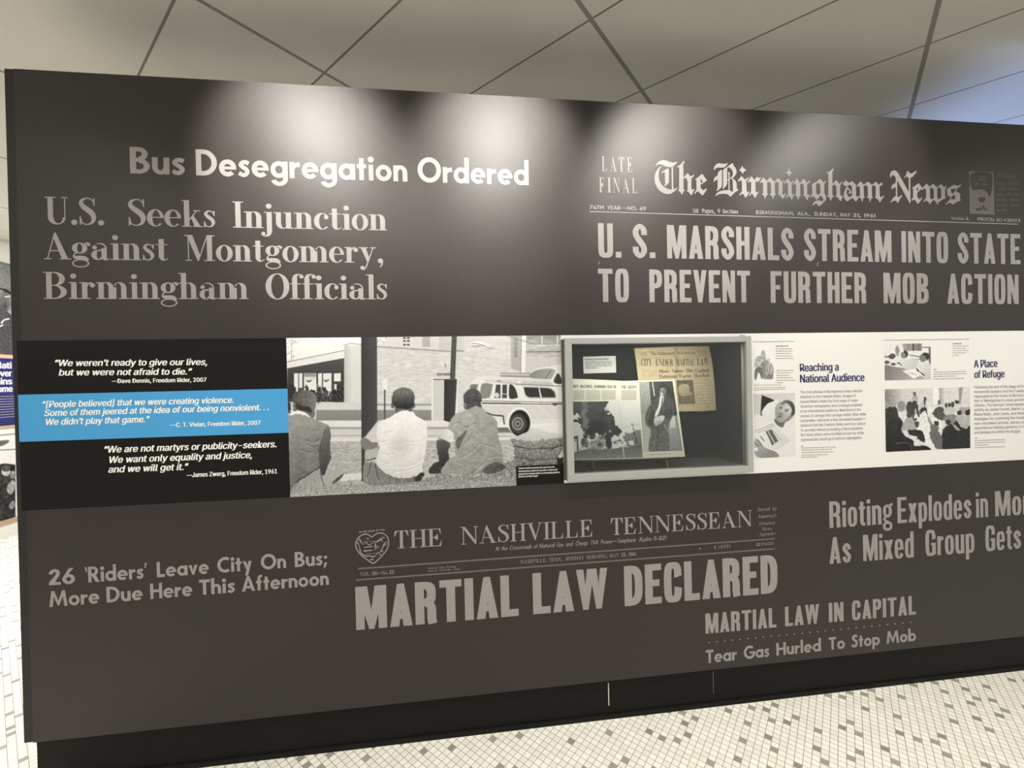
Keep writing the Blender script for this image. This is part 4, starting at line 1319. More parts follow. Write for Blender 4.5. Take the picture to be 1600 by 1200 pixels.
# the coach
q.blob(.92, (739, 596), (745, 589.5), (760, 587.5), (800, 590), (826, 590), (831, 580), (842, 575), (860, 572.5), (882, 571), (890, 600), (882, 662), (830, 668), (762, 668), (742, 655), (734, 630), (732, 612), (735, 600), soft=1)
q.poly((.9, .72, 0, 592, 0, 602), (760, 590.5), (828, 591), (858, 594), (866, 603), (806, 601), (757, 596))
q.line(.5, 1.2, (806, 600.5), (860, 603), (881, 603.5))
q.ell(.95, 811, 597, 4, 1.8)
q.line(.5, 1.6, (777, 595), (782, 595.5))
q.blob((.55, .66, 830, 0, 865, 0), (827.5, 590), (832, 581.5), (842, 577.5), (856, 575.8), (866, 577.5), (867, 582), (862, 590.5), (857, 592.5))
q.line(.35, 1, (852, 591), (861, 579))
q.blob(.27, (865, 596), (869, 586), (872.5, 583.5), (876, 589), (878, 599), (870, 599.5))
q.blob(.55, (753, 600.5), (768.5, 600), (769.5, 604), (766, 619), (762, 622), (751, 621))
q.blob(.5, (735, 602), (745, 600.5), (747, 602), (741, 617), (735, 617))
q.line(.93, 2, (750, 600), (748.5, 622))
for a, c, g in ((774.5, 782, .3), (784.5, 792, .28)):
    q.poly(g, (a+.6, 601), (c, 601), (c, 622), (a-2*(a < 780), 622))
q.ell(.85, 776.5, 617.5, 3.6, 4)
q.line(.9, 1, (784, 615.5), (792, 615.5))
q.blob(.24, (796, 602), (801, 602), (806, 609), (809, 620), (807, 622), (796, 622))
q.poly(.22, (818.2, 606), (820, 605), (841, 605.8), (844.2, 620.8), (828, 620.8), (823.5, 619.5), (820.5, 615.5), soft=.8)
q.poly(.22, (843, 606), (857, 606.6), (862, 608.6), (866, 612.5), (867.8, 618.5), (867, 621), (846.8, 621), soft=.8)
q.line(.6, .9, (817.5, 604.5), (842, 605), (860, 606.5), (867, 611.5), (869, 621.8), (828, 622), (821, 618))
q.line(.5, 1.4, (752, 626.5), (880, 629))
q.line(.38, 2.4, (754, 630), (880, 631.5))
q.line(.95, 1.5, (815, 629.6), (843, 630))
q.line(.95, 1.3, (846, 630), (861, 630.2))
q.ell(.3, 867, 632, 3, 2)
for i in range(9):
    y = 635+i*2.6
    q.line(.70, .9, (753, y), (880, y+.4))
q.poly(.88, (826, 656), (882, 655), (882, 661), (826, 662))
# wheel and shadow
q.poly((.36, .5, 0, 664, 0, 676), (745, 668), (800, 668), (806, 676), (742, 676))
q.ell(.93, 811, 658, 19, 22)
q.ell(.14, 812, 661, 16.5, 20.5)
q.ell(.27, 809.5, 662, 13.5, 15)
q.ell(.66, 809, 662, 8.8, 10)
q.ell(.32, 809, 662, 7, 8)
q.ell(.6, 809, 662, 4.5, 5)
q.ell(.25, 809, 662, 2.2, 2.6)
q.blob(.9, (768, 652), (780, 652), (787, 656), (783, 660), (772, 660))
q.line(.3, 2.2, (758, 644), (768, 648), (786, 650), (788, 662))
# stone pier
q.warp(.8, 4)
q.poly(.9, (835, 667), (880, 663), (880, 678), (850, 674))
q.poly((.86, .76, 0, 668, 0, 688), (802, 684), (838, 669), (880, 683), (880, 686), (833, 690))
q.blob((.55, .42, 0, 684, 0, 730), (800, 685), (833, 690), (880, 684), (884, 700), (876, 704), (876, 728), (870, 735), (806, 735), (804, 714), (803, 697), (799, 693))
for y in (699, 716):
    q.line(.28, 1.8, (803, y-2), (830, y+2), (862, y+1), (877, y-3), smooth=True)
q.noise(.09, 3, [(800, 686), (880, 686), (880, 730), (804, 730)])
q.ell(.82, 876, 712, 4, 5)
q.poly(.16, (871, 716), (880, 714), (880, 726), (871, 726))
q.warp()
for x, y, r_ in ((812, 692, 8), (828, 696, 9), (846, 694, 9), (864, 692, 8), (815, 708, 9), (835, 711, 10), (857, 709, 9), (872, 706, 5), (818, 722, 8), (842, 724, 9), (862, 722, 7)):
    q.ell(.62, x, y-2, r_*.7, 3.2, soft=3, a=.45)
# lawn
q.warp(1.6, 3)
G_ = [(446, 768), (500, 758), (560, 756), (640, 752), (690, 741), (720, 744), (780, 738), (788, 726), (800, 718), (806, 725), (806, 785), (446, 785)]
q.blob((.52, .66, 0, 735, 0, 770), *G_)
q.noise(.11, 1.5, G_)
q.warp(.5, 5)
# man on the left
q.blob((.60, .66, 470, 740, 500, 760), (446, 775), (462, 752), (482, 740), (499, 730), (505, 745), (508, 760), (490, 765), (470, 768))
q.line(.35, 1.4, (500, 738), (506, 760))
q.blob(.68, (507, 741), (515, 736), (529, 733), (537, 740), (530, 749), (518, 757), (509, 759))
q.blob(.28, (537, 741), (531, 750), (520, 756), (524, 749), (532, 744))
q.blob((.62, .42, 470, 650, 478, 765), (444, 652), (456, 647), (466, 645), (480, 650), (492, 655), (508, 662), (516, 668), (514, 690), (505, 700), (500, 712), (502, 728), (480, 741), (462, 755), (446, 770))
q.blob((.45, .24, 505, 665, 512, 745), (508, 668), (514, 668), (517, 680), (516, 700), (517, 716), (512, 728), (507, 742), (502, 740), (499, 722), (498, 705), (502, 688))
for a in (((478, 687), (490, 690), (499, 687)), ((482, 695), (492, 698), (498, 695)), ((470, 702), (486, 706), (498, 701)), ((484, 718), (492, 713), (497, 705))):
    q.line(.36, 1.5, *a, smooth=True, a=.7)
    q.line(.68, 1.1, *[(x, y+2) for x, y in a], smooth=True, a=.5)
q.line(.28, 2, (462, 754), (485, 739), (501, 729), smooth=True)
q.blob(.97, (451, 648), (458, 643), (467, 642), (477, 645), (487, 652), (478, 650), (466, 646.5), (456, 648))
q.blob(.45, (458, 638), (470, 640), (490, 640), (492, 650), (487, 653), (477, 645), (466, 642), (460, 643))
q.blob((.34, .48, 462, 0, 492, 0), (459, 630), (457, 620), (461, 613), (470, 610), (482, 610), (491, 614), (495, 622), (494, 632), (492, 640), (486, 646), (478, 643), (466, 641), (460, 637))
q.blob(.22, (462, 630), (472, 634), (484, 636), (487, 645), (478, 642), (465, 639))
q.ell(.52, 459.5, 634, 2.2, 4)
for x in (468, 474, 482):
    q.line(.55, .9, (x, 614), (x-1, 628), a=.5)
# man in the middle
q.blob((.55, .42, 570, 710, 650, 755), (572, 701), (590, 692), (594, 718), (604, 738), (625, 747), (650, 744), (661, 738), (662, 744), (650, 752), (612, 757), (582, 758), (568, 752), (567, 738), (569, 722))
q.blob(.72, (573, 702), (586, 697), (592, 706), (588, 722), (576, 722), (571, 718))
q.line(.3, 1.6, (573, 719), (588, 716))
q.line(.32, 1.4, (580, 722), (574, 745))
q.line(.3, 1.4, (586, 726), (592, 750))
q.blob(.2, (648, 747), (658, 738), (662, 742), (657, 751), (649, 752))
q.blob(.82, (592, 657), (604, 660), (598, 690), (588, 698), (572, 702), (564, 695), (563, 689), (572, 680), (582, 668))
q.blob(.5, (563, 690), (570, 684), (580, 690), (590, 692), (588, 699), (576, 703), (567, 700))
q.blob((.97, .84, 630, 650, 625, 745), (620, 645), (632, 641), (643, 643), (652, 651), (662, 657), (667, 667), (667, 690), (664, 712), (660, 728), (660, 737), (645, 744), (624, 747), (605, 740), (592, 730), (587, 722), (590, 712), (593, 695), (589, 680), (590, 665), (597, 657), (610, 652))
q.ell(.80, 626, 697, 14, 16, soft=9, a=.8)
for a in (((594, 678), (600, 675), (612, 673)), ((592, 690), (602, 689), (610, 687)), ((632, 690), (652, 689), (665, 684)), ((592, 704), (606, 710), (614, 708)), ((590, 718), (606, 724), (622, 720)), ((606, 728), (640, 728), (660, 716)), ((618, 737), (640, 733), (660, 725)), ((592, 726), (606, 738), (622, 745)), ((594, 668), (592, 680), (595, 690))):
    q.line(.72, 1.3, *a, smooth=True, a=.45)
    q.line(.97, 1.1, *[(x, y+1.8) for x, y in a], smooth=True, a=.6)
q.blob(.40, (618, 632), (630, 634), (642, 632), (644, 643), (634, 641), (624, 642), (618, 646))
q.ell(.4, 613.5, 633, 2.6, 5)
q.ell(.4, 646, 633, 2.6, 5)
q.blob((.48, .2, 0, 612, 0, 634), (613, 630), (612, 620), (616, 611), (624, 606.5), (632, 605.5), (641, 608), (647, 615), (648, 624), (646, 633), (640, 638), (630, 639), (619, 637))
for a in (((629, 607), (626, 618)), ((633, 606), (633, 618)), ((637, 607), (640, 618))):
    q.line(.3, .9, *a, a=.7)
# man on the right
q.blob(.22, (670, 738), (674, 728), (682, 722), (692, 722), (692, 735), (686, 740))
q.blob((.70, .56, 710, 640, 770, 740), (733, 637), (745, 634), (754, 638), (764, 648), (775, 655), (778, 668), (780, 690), (785, 704), (786, 718), (791, 728), (786, 735), (770, 741), (752, 738), (738, 744), (726, 746), (714, 740), (696, 741), (689, 737), (693, 727), (703, 716), (712, 712), (710, 700), (711, 688), (704, 683), (694, 681), (700, 666), (706, 653), (713, 646), (724, 643))
q.blob(.42, (712, 690), (720, 680), (730, 672), (722, 690), (716, 704))
q.blob((.82, .9, 690, 684, 706, 674), (688, 684), (697, 670), (707, 676), (709, 684), (704, 691), (694, 687))
q.blob((.36, .2, 684, 690, 700, 720), (684, 687), (692, 688), (702, 693), (703, 698), (700, 706), (702, 716), (696, 724), (690, 729), (686, 720), (684, 706), (682, 697))
q.line(.25, 1.2, (686, 684), (694, 688), (703, 692))
for a in (((724, 668), (736, 664), (744, 660)), ((716, 700), (730, 690), (738, 676)), ((718, 716), (736, 706), (752, 690)), ((732, 742), (746, 732), (760, 720)), ((762, 716), (772, 713), (784, 712)), ((768, 728), (776, 722), (784, 722)), ((706, 664), (714, 660), (722, 660)), ((756, 694), (770, 698), (782, 706)), ((712, 722), (724, 726), (732, 738))):
    q.line(.42, 1.5, *a, smooth=True, a=.45)
    q.line(.84, 1.2, *[(x+1, y+2) for x, y in a], smooth=True, a=.5)
q.blob((.5, .3, 740, 715, 775, 738), (752, 738), (760, 728), (778, 722), (789, 728), (786, 734), (770, 740))
q.blob(.45, (728, 634), (742, 634), (752, 632), (752, 638), (744, 635), (732, 640), (728, 639))
q.blob((.36, .28, 0, 610, 0, 635), (725, 628), (724, 618), (729, 611), (737, 607), (746, 609), (751, 616), (752, 626), (750, 635), (744, 634), (735, 636), (728, 640), (725, 634))
q.ell(.48, 727, 634, 2.2, 4.2)
q.line(.45, 1, (731, 633), (740, 631), (750, 631), smooth=True)
q.warp()
for cl, amp in (([(448, 655), (480, 652), (512, 668), (502, 728), (450, 765)], .028), ([(595, 658), (632, 645), (664, 660), (664, 735), (620, 745), (592, 725)], .014), ([(700, 668), (735, 640), (775, 658), (786, 725), (740, 742), (700, 738)], .03)):
    q.noise(amp, 7, cl, 1.4)
    q.noise(amp*.7, 3, cl, 1.6)
q.noise(.05, 2, [(455, 612), (490, 610), (494, 640), (462, 636)], .5)
q.noise(.04, 2, [(614, 610), (646, 610), (646, 634), (616, 634)], .5)
q.noise(.05, 2, [(726, 610), (750, 610), (750, 632), (727, 634)])
for i in range(150):
    x = random.uniform(455, 804)
    y = 764-(x-455)*.055+random.uniform(-9, 5)
    q.line(random.choice((.3, .82, .75)), .8, (x, y), (x+random.uniform(-3, 3), y-random.uniform(3, 7)), a=.55)
for a in (((452, 773), (500, 768)), ((520, 768), (600, 764)), ((640, 762), (720, 756)), ((730, 755), (800, 750))):
    q.line(.75, 1, *a, a=.4)
q.noise(.018, 1.3)
photo_o = q.build('photo_print', 'print', mural, lift=0.0004)
photo_o['label'] = 'printed scene of seated men, station and coach'
WN = lambda px, py: W(px, py, -0.0014)
s = Sheet(WN, NY)
s.line('sans', [('ENTRAN', 683.2, 704)], (683, 586.8, 704, 586.8), (683, 582.8), 0, .03)
s.build('door_lettering', 'dark_ink', mural, 'dark lettering over the station door')
ca, cb = W(806.2, 728.5, -.0014), W(879, 757, -.0014)
b = MB()
b.box((ca[0], -0.0022, zq), (xm1, -0.0010, ca[2]))
cap = b.build('caption_box', 'black', mural)
s = Sheet(lambda px, py: W(px, py, -0.0022), NY)
cw = [('Federal marshals sit across the street from the', 810, 866.5, 733, 730.6), ('Greyhound bus station the day after a violent mob', 810, 871, 737.6, 734.8), ('attacked the Freedom Riders on the loading platform.', 810, 875, 742, 739), ('Bettmann via Getty Images', 810, 840.5, 746, 744.4)]
for t_, l, r_, ya, yb_ in cw:
    s.line('sans', [(t_, l, r_)], (l, ya, r_, yb_), (l, ya-2.5), .12, .015)
s.build('caption_text', 'white_ink', mural, 'tiny white caption lines')

# ---- the white text panel around and beyond the showcase
xt0 = xm1
b = MB()
b.box((xt0, -0.001, zq), (HX0, 0.004, zs))
b.box((HX1, -0.001, zq), (XR, 0.004, zs))
b.box((HX0, -0.001, HZ1), (HX1, 0.004, zs))
b.box((HX0, -0.001, zq), (HX1, 0.004, HZ0))
tp = b.build('text_panel', 'white', wall)
tp['label'] = 'white panel of texts and small photographs'
WT = lambda px, py: W(px, py, -0.001)
s = Sheet(WT, NY)
s.line('sans', [('Reaching a', 1250.2, 1310)], (1250, 580.4, 1310, 579), (1250, 568.4), 0, .030)
s.line('sans', [('National Audience', 1250.4, 1350.3)], (1250, 597.8, 1350, 595.4), (1250, 585.4), 0, .030)
s.build('heading', 'navy', tp, 'navy heading Reaching a National Audience')
s = Sheet(WT, NY)
s.line('sans', [('A Place', 1522, 1558)], (1522, 574.6, 1558, 573.4), (1522, 562.6), 0, .030)
s.line('sans', [('of Refuge', 1522.6, 1569)], (1522, 590.8, 1569, 589.6), (1522, 579.2), 0, .030)
s.build('heading', 'navy', tp, 'navy heading A Place of Refuge')
s = Sheet(WT, NY)
T1 = ('The mob attacks in Montgomery drew national|attention to the Freedom Rides. Images of|injured Riders made the front page of major|American newspapers, and coverage extended|to an international audience. Reactions to the|scenes of carnage and courage varied. Most white|moderates\u2014and even a few movement leaders\u2014|believed that the Freedom Rides were too radical|to succeed without provoking a fierce backlash.|But many others were horrified at how far white|supremacists would go to enforce segregation.').split('|')
R1 = (1347, 1337, 1340.5, 1347, 1344.5, 1353.3, 1352.3, 1352, 1349, 1349.6, 1346.8)
for i, (t_, r_) in enumerate(zip(T1, R1)):
    y = 614.8+i*7.44
    l = 1250.2+i*.12
    s.line('sans', [(t_, l, r_)], (l, y, r_, y-(r_-l)*(.022+.0015*i)), (l, y-4.4), 0, 0)
s.build('body_text', 'grey_ink', tp, 'paragraph of small grey text under the first heading')
s = Sheet(WT, NY)
T2 = ('Following the end of the siege at First Baptist,|movement leaders and the Freedom Riders|regrouped at the home of Richard and Vera|two of Montgomery\u2019s most prominent Black|citizens. The Harrises\u2019 home became a hub of|activity as James Farmer, Martin Luther King|Diane Nash, John Lewis, and other activists|strategies for continuing the Freedom Rides|new volunteers arrived. James Lawson led|nonviolence training sessions to instill their|and readiness to continue the struggle.').split('|')
for i, t_ in enumerate(T2):
    y = 607.2+i*7.08
    r_ = 1620 if i < 10 else 1594.5
    s.line('sans', [(t_, 1522, r_)], (1522, y, r_, y-(r_-1522)*(.020+.0015*i)), (1522, y-4.4), 0, 0)
s.build('body_text', 'grey_ink', tp, 'paragraph of small grey text under the second heading')


def tiny_lines(name, rows, bold_first=None, label=None):
    """credit lines too small to read in the photograph: broken hairlines of word lengths"""
    s = Sheet(WT, NY)
    for l, r_, y, dy, w in rows:
        x = l
        while x < r_-1:
            e = min(r_, x+random.uniform(2.2, 6.0))
            s.shape(S((x, y+dy*(x-l)/(r_-l), w), (e, y+dy*(e-l)/(r_-l), w)))
            x = e+0.9
    s.build(name, 'hair_ink', tp, label)


tiny_lines('credit_lines', [(1251.5, 1306, 700, -1.6, 1.1), (1252, 1301, 703.4, -1.5, 1.1), (1252, 1302.5, 707.2, -1.5, 1.1), (1252, 1293.5, 711.4, -1.3, 1.1), (1252, 1277, 714.4, -.8, 1.1), (1251.5, 1255, 697, 0, 1.6)], label='tiny credit lines under the first paragraph')
tiny_lines('credit_lines', [(1523, 1569.5, 688.5, -1.6, 1.1), (1523, 1571, 692, -1.5, 1.1), (1523, 1544.5, 695.6, -.7, 1.1), (1523, 1570, 699.4, -1.6, 1.1), (1523, 1527, 684.6, 0, 1.6)], label='tiny credit lines under the second paragraph')
tiny_lines('caption_lines', [(1212, 1232.5, 540.9, -.2, 2.0), (1212, 1237, 545, -.2, 1.1), (1212, 1239, 548.6, -.2, 1.1), (1212, 1236, 552.4, -.2, 1.1), (1213, 1238, 556.2, -.2, 1.1), (1212, 1240, 560, -.3, 1.1)], label='dated caption beside the drawing')
tiny_lines('caption_lines', [(1213, 1241, 579, -.3, 1.1), (1213, 1236, 582.8, -.3, 1.1), (1213, 1234, 586.6, -.3, 1.1), (1213, 1239.5, 590.4, -.4, 1.1), (1213, 1242.5, 594.4, -.4, 1.1), (1213, 1225, 598, -.2, 1.1), (1178, 1221, 602, -.6, 1.0), (1178, 1227.5, 606, -1, 1.0)], label='caption lines under the drawing')
tiny_lines('caption_lines', [(1488.5, 1502.5, 537, -.1, 1.9), (1488.5, 1513, 540.8, -.3, 1.0), (1488.5, 1510, 544.4, -.2, 1.0), (1488.5, 1514, 547.9, -.3, 1.0), (1488.5, 1509.5, 551.4, -.3, 1.0), (1488.5, 1498, 555.2, -.1, 1.0)], label='dated caption at the upper right of the office photograph')
tiny_lines('caption_lines', [(1458.7, 1463, 577.4, 0, 1.7), (1458.5, 1508.5, 581.6, -1.3, 1.1), (1458.5, 1510, 585, -1.3, 1.1), (1458.5, 1493.5, 588.4, -.8, 1.1), (1458.5, 1507, 592.2, -1.1, 1.1)], label='caption lines right of the office photograph')
s = Sheet(WT, NY)
s.shape(S((1176, 534.2, .9), (1241, 533.3, .9)))
s.shape(S((1178, 609.2, .8), (1227, 607.6, .8)))
s.build('rule', 'hair_ink', tp)
s = Sheet(WT, NY)
s.shape(S((1381, 531.8, .9), (1514.5, 529.8, .9)))
s.build('rule', 'hair_ink', tp)
# drawing of a crowd
q = Picture((1176.5, 538.6), (1209, 538.2), (1209.8, 598.5), (1177, 600), .6, WT)
q.img[:] = .955
for g, pts in ((.72, ((1190, 549), (1195, 549), (1196, 562), (1192, 563))), (.7, ((1181, 559), (1188, 556), (1191, 562), (1186, 569), (1180, 569))),
               (.78, ((1178, 570), (1184, 564), (1190, 568), (1188, 577), (1181, 576))), (.45, ((1180, 577), (1190, 574), (1193, 582), (1190, 592), (1187, 584), (1184, 583), (1182, 592), (1179, 592))),
               (.6, ((1190, 567), (1199, 562), (1200, 570), (1197, 585), (1192, 592), (1191, 580))), (.74, ((1198, 567), (1204, 566), (1208, 574), (1208, 586), (1200, 586), (1197, 578))), (.55, ((1194, 586), (1206, 585), (1207, 592), (1194, 592)))):
    q.blob(g, *pts)
for a in (((1192, 549), (1189, 558), (1196, 561)), ((1199, 560), (1202, 563), (1199, 568)), ((1180, 568), (1186, 574), (1192, 566)), ((1206, 569), (1208, 580), (1205, 590)), ((1191, 566), (1193, 580), (1190, 592)), ((1198, 570), (1200, 584)), ((1203, 570), (1203, 584))):
    q.line(.35, .8, *a, smooth=True, a=.8)
q.noise(.07, 1.3, [(1179, 560), (1208, 560), (1208, 592), (1179, 592)])
q.build('drawing', 'print', tp, lift=.0004, label='pale pen drawing of a crowd')
# man reading in bed
q = Picture((1177.5, 615.6), (1242.3, 613.8), (1243, 713), (1178.6, 716.2), .6, WT)
q.img[:] = .90
q.poly((.80, .86, 1178, 0, 1242, 0), (1176, 612), (1245, 612), (1245, 640), (1210, 626), (1188, 650), (1176, 653))
q.blob(.2, (1190, 620), (1194, 619), (1211, 626), (1210, 629), (1199, 632), (1193, 641), (1190, 650), (1188.5, 648))
q.blob((.93, .86, 1195, 630, 1205, 660), (1198, 632), (1208, 627), (1214, 624), (1216, 632), (1211, 646), (1206, 658), (1198, 656), (1190, 645))
q.blob(.9, (1178, 653), (1190, 650), (1205, 661), (1220, 668), (1235, 656), (1243, 645), (1244, 715), (1178, 717))
q.blob((.62, .80, 1214, 650, 1232, 640), (1211, 648), (1212, 634), (1219, 628), (1230, 628), (1239, 634), (1241, 644), (1237, 653), (1228, 659), (1219, 662), (1213, 658))
q.blob((.5, .3, 1222, 0, 1240, 0), (1221, 629), (1227, 625), (1236, 627), (1241, 634), (1242, 645), (1238, 651), (1235, 650), (1237, 641), (1234, 634), (1228, 630), (1224, 633), (1218, 631))
for x, y in ((1220, 637.5), (1229, 641.5)):
    q.ell(.36, x, y, 2.3, 1.2)
    q.line(.5, .8, (x-3, y-2.6), (x+3, y-2))
q.ell(.42, 1218.5, 650.4, 3.2, 1.5)
q.blob(.5, (1228, 655), (1236, 648), (1238, 652), (1230, 659), (1222, 661), a=.7)
q.noise(.03, 4, [(1212, 630), (1238, 630), (1238, 660), (1214, 660)])
q.ell(.45, 1219.5, 646.5, 2.4, 1.4)
q.blob(.42, (1210, 654), (1218, 660), (1226, 660), (1222, 668), (1212, 662))
q.poly((.9, .84, 1190, 680, 1225, 690), (1178, 675), (1206, 660), (1236, 689), (1214, 703), (1200, 700), (1180, 690))
q.poly(.38, (1196, 674), (1205, 671), (1216, 689), (1206, 696), (1202, 686))
q.line(.75, 2, (1200, 674), (1210, 692))
for a in (((1180, 674), (1208, 662)), ((1184, 676), (1210, 665)), ((1206, 671), (1220, 687))):
    q.line(.55, .8, *a)
q.blob((.72, .55, 1180, 690, 1195, 715), (1178, 690), (1184, 686), (1195, 699), (1212, 706), (1216, 714), (1195, 716), (1184, 714), (1178, 706))
for a in (((1179, 692), (1186, 697)), ((1183, 687), (1190, 696)), ((1188, 682), (1194, 689))):
    q.line(.35, 1.3, *a)
q.ell(.93, 1181, 702, 3, 3)
q.noise(.015, 1.5)
q.build('photograph', 'print', tp, lift=.0004, label='photograph of a bandaged man in bed holding a newspaper')
# office photograph
q = Picture((1381.8, 537.2), (1454, 536.6), (1454.4, 592.6), (1382.4, 594.4), .6, WT)
q.img[:] = .93
q.poly((.68, .5, 1410, 0, 1440, 0), (1409, 535), (1440, 535), (1440, 548), (1412, 548))
for x, g in ((1426, .25), (1434, .45), (1418, .55)):
    q.poly(g, (x, 536), (x+2, 536), (x+2, 548), (x, 548))
q.poly(.45, (1441, 542), (1455, 542), (1455, 570), (1451, 570), (1451, 543.5), (1441, 543.5))
q.poly(.55, (1382, 556), (1398, 556), (1398, 559), (1382, 559))
q.line(.45, 1.6, (1422, 555), (1440, 558))
q.line(.6, 1.3, (1424, 561), (1438, 562))
q.warp(.55, 4)
q.blob((.5, .68, 1385, 575, 1420, 592), (1380, 572), (1400, 574), (1415, 576), (1440, 588), (1450, 596), (1380, 597))
for x, y, rx, ry, g in ((1394, 557, 5, 4.5, .35), (1402, 548, 3, 8, .6), (1414.5, 553, 4, 5.5, .25), (1411, 555, 4, 5, .55), (1386, 566, 4, 2.5, .35), (1396, 569, 4, 2.2, .35), (1405, 568, 3, 2, .3), (1411, 570, 4, 2.5, .35)):
    q.ell(g, x, y, rx, ry)
q.blob((.9, .8, 1410, 560, 1430, 580), (1404, 560), (1414, 562), (1424, 560), (1436, 566), (1430, 576), (1416, 577), (1408, 570))
q.ell(.24, 1446, 557, 6.5, 6)
q.blob(.5, (1437, 556), (1443, 555), (1449, 562), (1447, 567), (1441, 566), (1437, 562))
q.blob((.92, .8, 1435, 565, 1450, 592), (1433, 570), (1440, 566), (1452, 566), (1456, 594), (1446, 596), (1440, 580))
q.line(.2, 2, (1432, 577), (1439, 583), (1444, 586))
q.poly(.95, (1409, 579), (1429, 577), (1441, 585), (1428, 592))
q.line(.7, 1.2, (1420, 582), (1432, 586))
q.noise(.03, 1.5)
q.build('photograph', 'print', tp, lift=.0004, label='photograph of two men at a desk in an office')
# meeting photograph
q = Picture((1382.4, 608.4), (1515.4, 604.9), (1516, 700.2), (1384, 706.3), .6, WT)
mp = lambda *p: [(1375+x/10.43, 600+y/10.43) for x, y in p]
q.img[:] = .87
q.poly((.55, .84, 1385, 0, 1410, 0), *mp((60, 70), (560, 70), (560, 330), (60, 330)))
q.poly(.96, *mp((860, 60), (960, 60), (960, 330), (860, 330)))
q.poly((.7, .88, 1470, 0, 1476, 0), *mp((960, 60), (1290, 60), (1290, 330), (960, 330)))
q.poly(.6, *mp((1285, 55), (1350, 55), (1335, 150), (1310, 330), (1285, 330)))
q.poly(.93, *mp((600, 380), (1000, 360), (1000, 800), (900, 1090), (760, 1090), (700, 800), (560, 700)))
q.warp(.5, 4)
q.poly(.66, *mp((1290, 380), (1480, 375), (1480, 480), (1290, 500)))
for g, pts in ((.6, ((290, 300), (390, 290), (400, 420), (300, 440))), (.28, ((430, 330), (480, 280), (530, 320), (545, 430), (520, 560), (600, 560), (580, 600), (520, 590), (430, 440))),
               (.72, ((530, 200), (600, 200), (610, 300), (520, 300))), (.30, ((525, 300), (600, 300), (640, 520), (610, 520), (570, 400), (560, 560), (530, 560))), (.32, ((545, 140), (585, 140), (580, 195), (555, 195))),
               (.8, ((640, 300), (700, 290), (700, 380), (640, 390))), (.3, ((710, 220), (750, 225), (745, 290), (725, 380), (712, 290))), (.25, ((640, 470), (660, 400), (750, 385), (770, 500), (755, 490), (740, 430), (690, 460), (650, 500))),
               (.35, ((930, 380), (1000, 370), (1090, 470), (1060, 560), (1000, 600), (900, 540), (860, 470))), (.3, ((940, 270), (970, 270), (975, 330), (945, 330))), (.8, ((1060, 390), (1210, 380), (1220, 480), (1060, 500))),
               (.28, ((1055, 320), (1090, 320), (1090, 375), (1060, 375))), (.28, ((1105, 315), (1145, 315), (1145, 370), (1110, 370))), (.28, ((1160, 300), (1200, 300), (1200, 375), (1160, 370))), (.25, ((1225, 265), (1285, 265), (1280, 320), (1230, 320))),
               (.55, ((1060, 520), (1210, 500), (1250, 560), (1200, 640), (1060, 620))), (.22, ((1260, 440), (1320, 440), (1320, 510), (1260, 505))), (.2, ((1400, 430), (1480, 420), (1480, 510), (1400, 500))),
               (.72, ((1230, 540), (1330, 500), (1400, 530), (1480, 500), (1480, 690), (1360, 720), (1270, 640))), (.2, ((1200, 640), (1250, 600), (1310, 690), (1400, 730), (1480, 700), (1480, 1060), (1000, 1060), (1000, 1010), (1010, 780), (1080, 690), (1160, 650))),
               (.22, ((1075, 590), (1140, 590), (1145, 650), (1080, 660))), (.7, ((1160, 640), (1230, 680), (1300, 750), (1250, 750), (1200, 690))), (.45, ((820, 680), (890, 660), (950, 690), (940, 770), (830, 770))), (.22, ((885, 610), (945, 610), (950, 670), (890, 670))),
               (.6, ((770, 540), (800, 540), (850, 650), (820, 680))), (.42, ((815, 770), (940, 770), (1010, 880), (1000, 960), (1010, 1040), (920, 1050), (860, 960), (810, 860))),
               (.68, ((400, 600), (470, 530), (560, 600), (590, 760), (480, 760), (350, 740))), (.3, ((440, 480), (500, 480), (510, 540), (450, 540))), (.2, ((470, 750), (680, 770), (730, 950), (620, 900), (480, 830))),
               (.88, ((380, 790), (480, 830), (600, 860), (540, 920), (430, 850))), (.9, ((540, 930), (610, 920), (620, 1000), (560, 1000))), (.35, ((560, 620), (630, 620), (630, 700), (580, 700)))):
    q.blob(g, *mp(*pts))
q.blob((.26, .17, 1385, 630, 1400, 700), *mp((80, 420), (150, 370), (260, 380), (300, 520), (370, 620), (350, 740), (420, 860), (540, 920), (560, 1010), (720, 1000), (790, 1090), (70, 1120)))
q.blob(.62, *mp((80, 310), (170, 290), (250, 310), (250, 370), (150, 380), (90, 400)))
q.line(.38, 1.2, *mp((250, 970), (430, 960), (500, 1010), (520, 1090)), smooth=True)
q.noise(.025, 3.5, mp((70, 60), (1480, 60), (1480, 1080), (70, 1100)))
q.noise(.035, 2, mp((70, 300), (1480, 300), (1480, 700), (70, 700)))
q.noise(.015, 1.3)
q.build('photograph', 'print', tp, lift=.0004, label='photograph of a crowded meeting in a room')

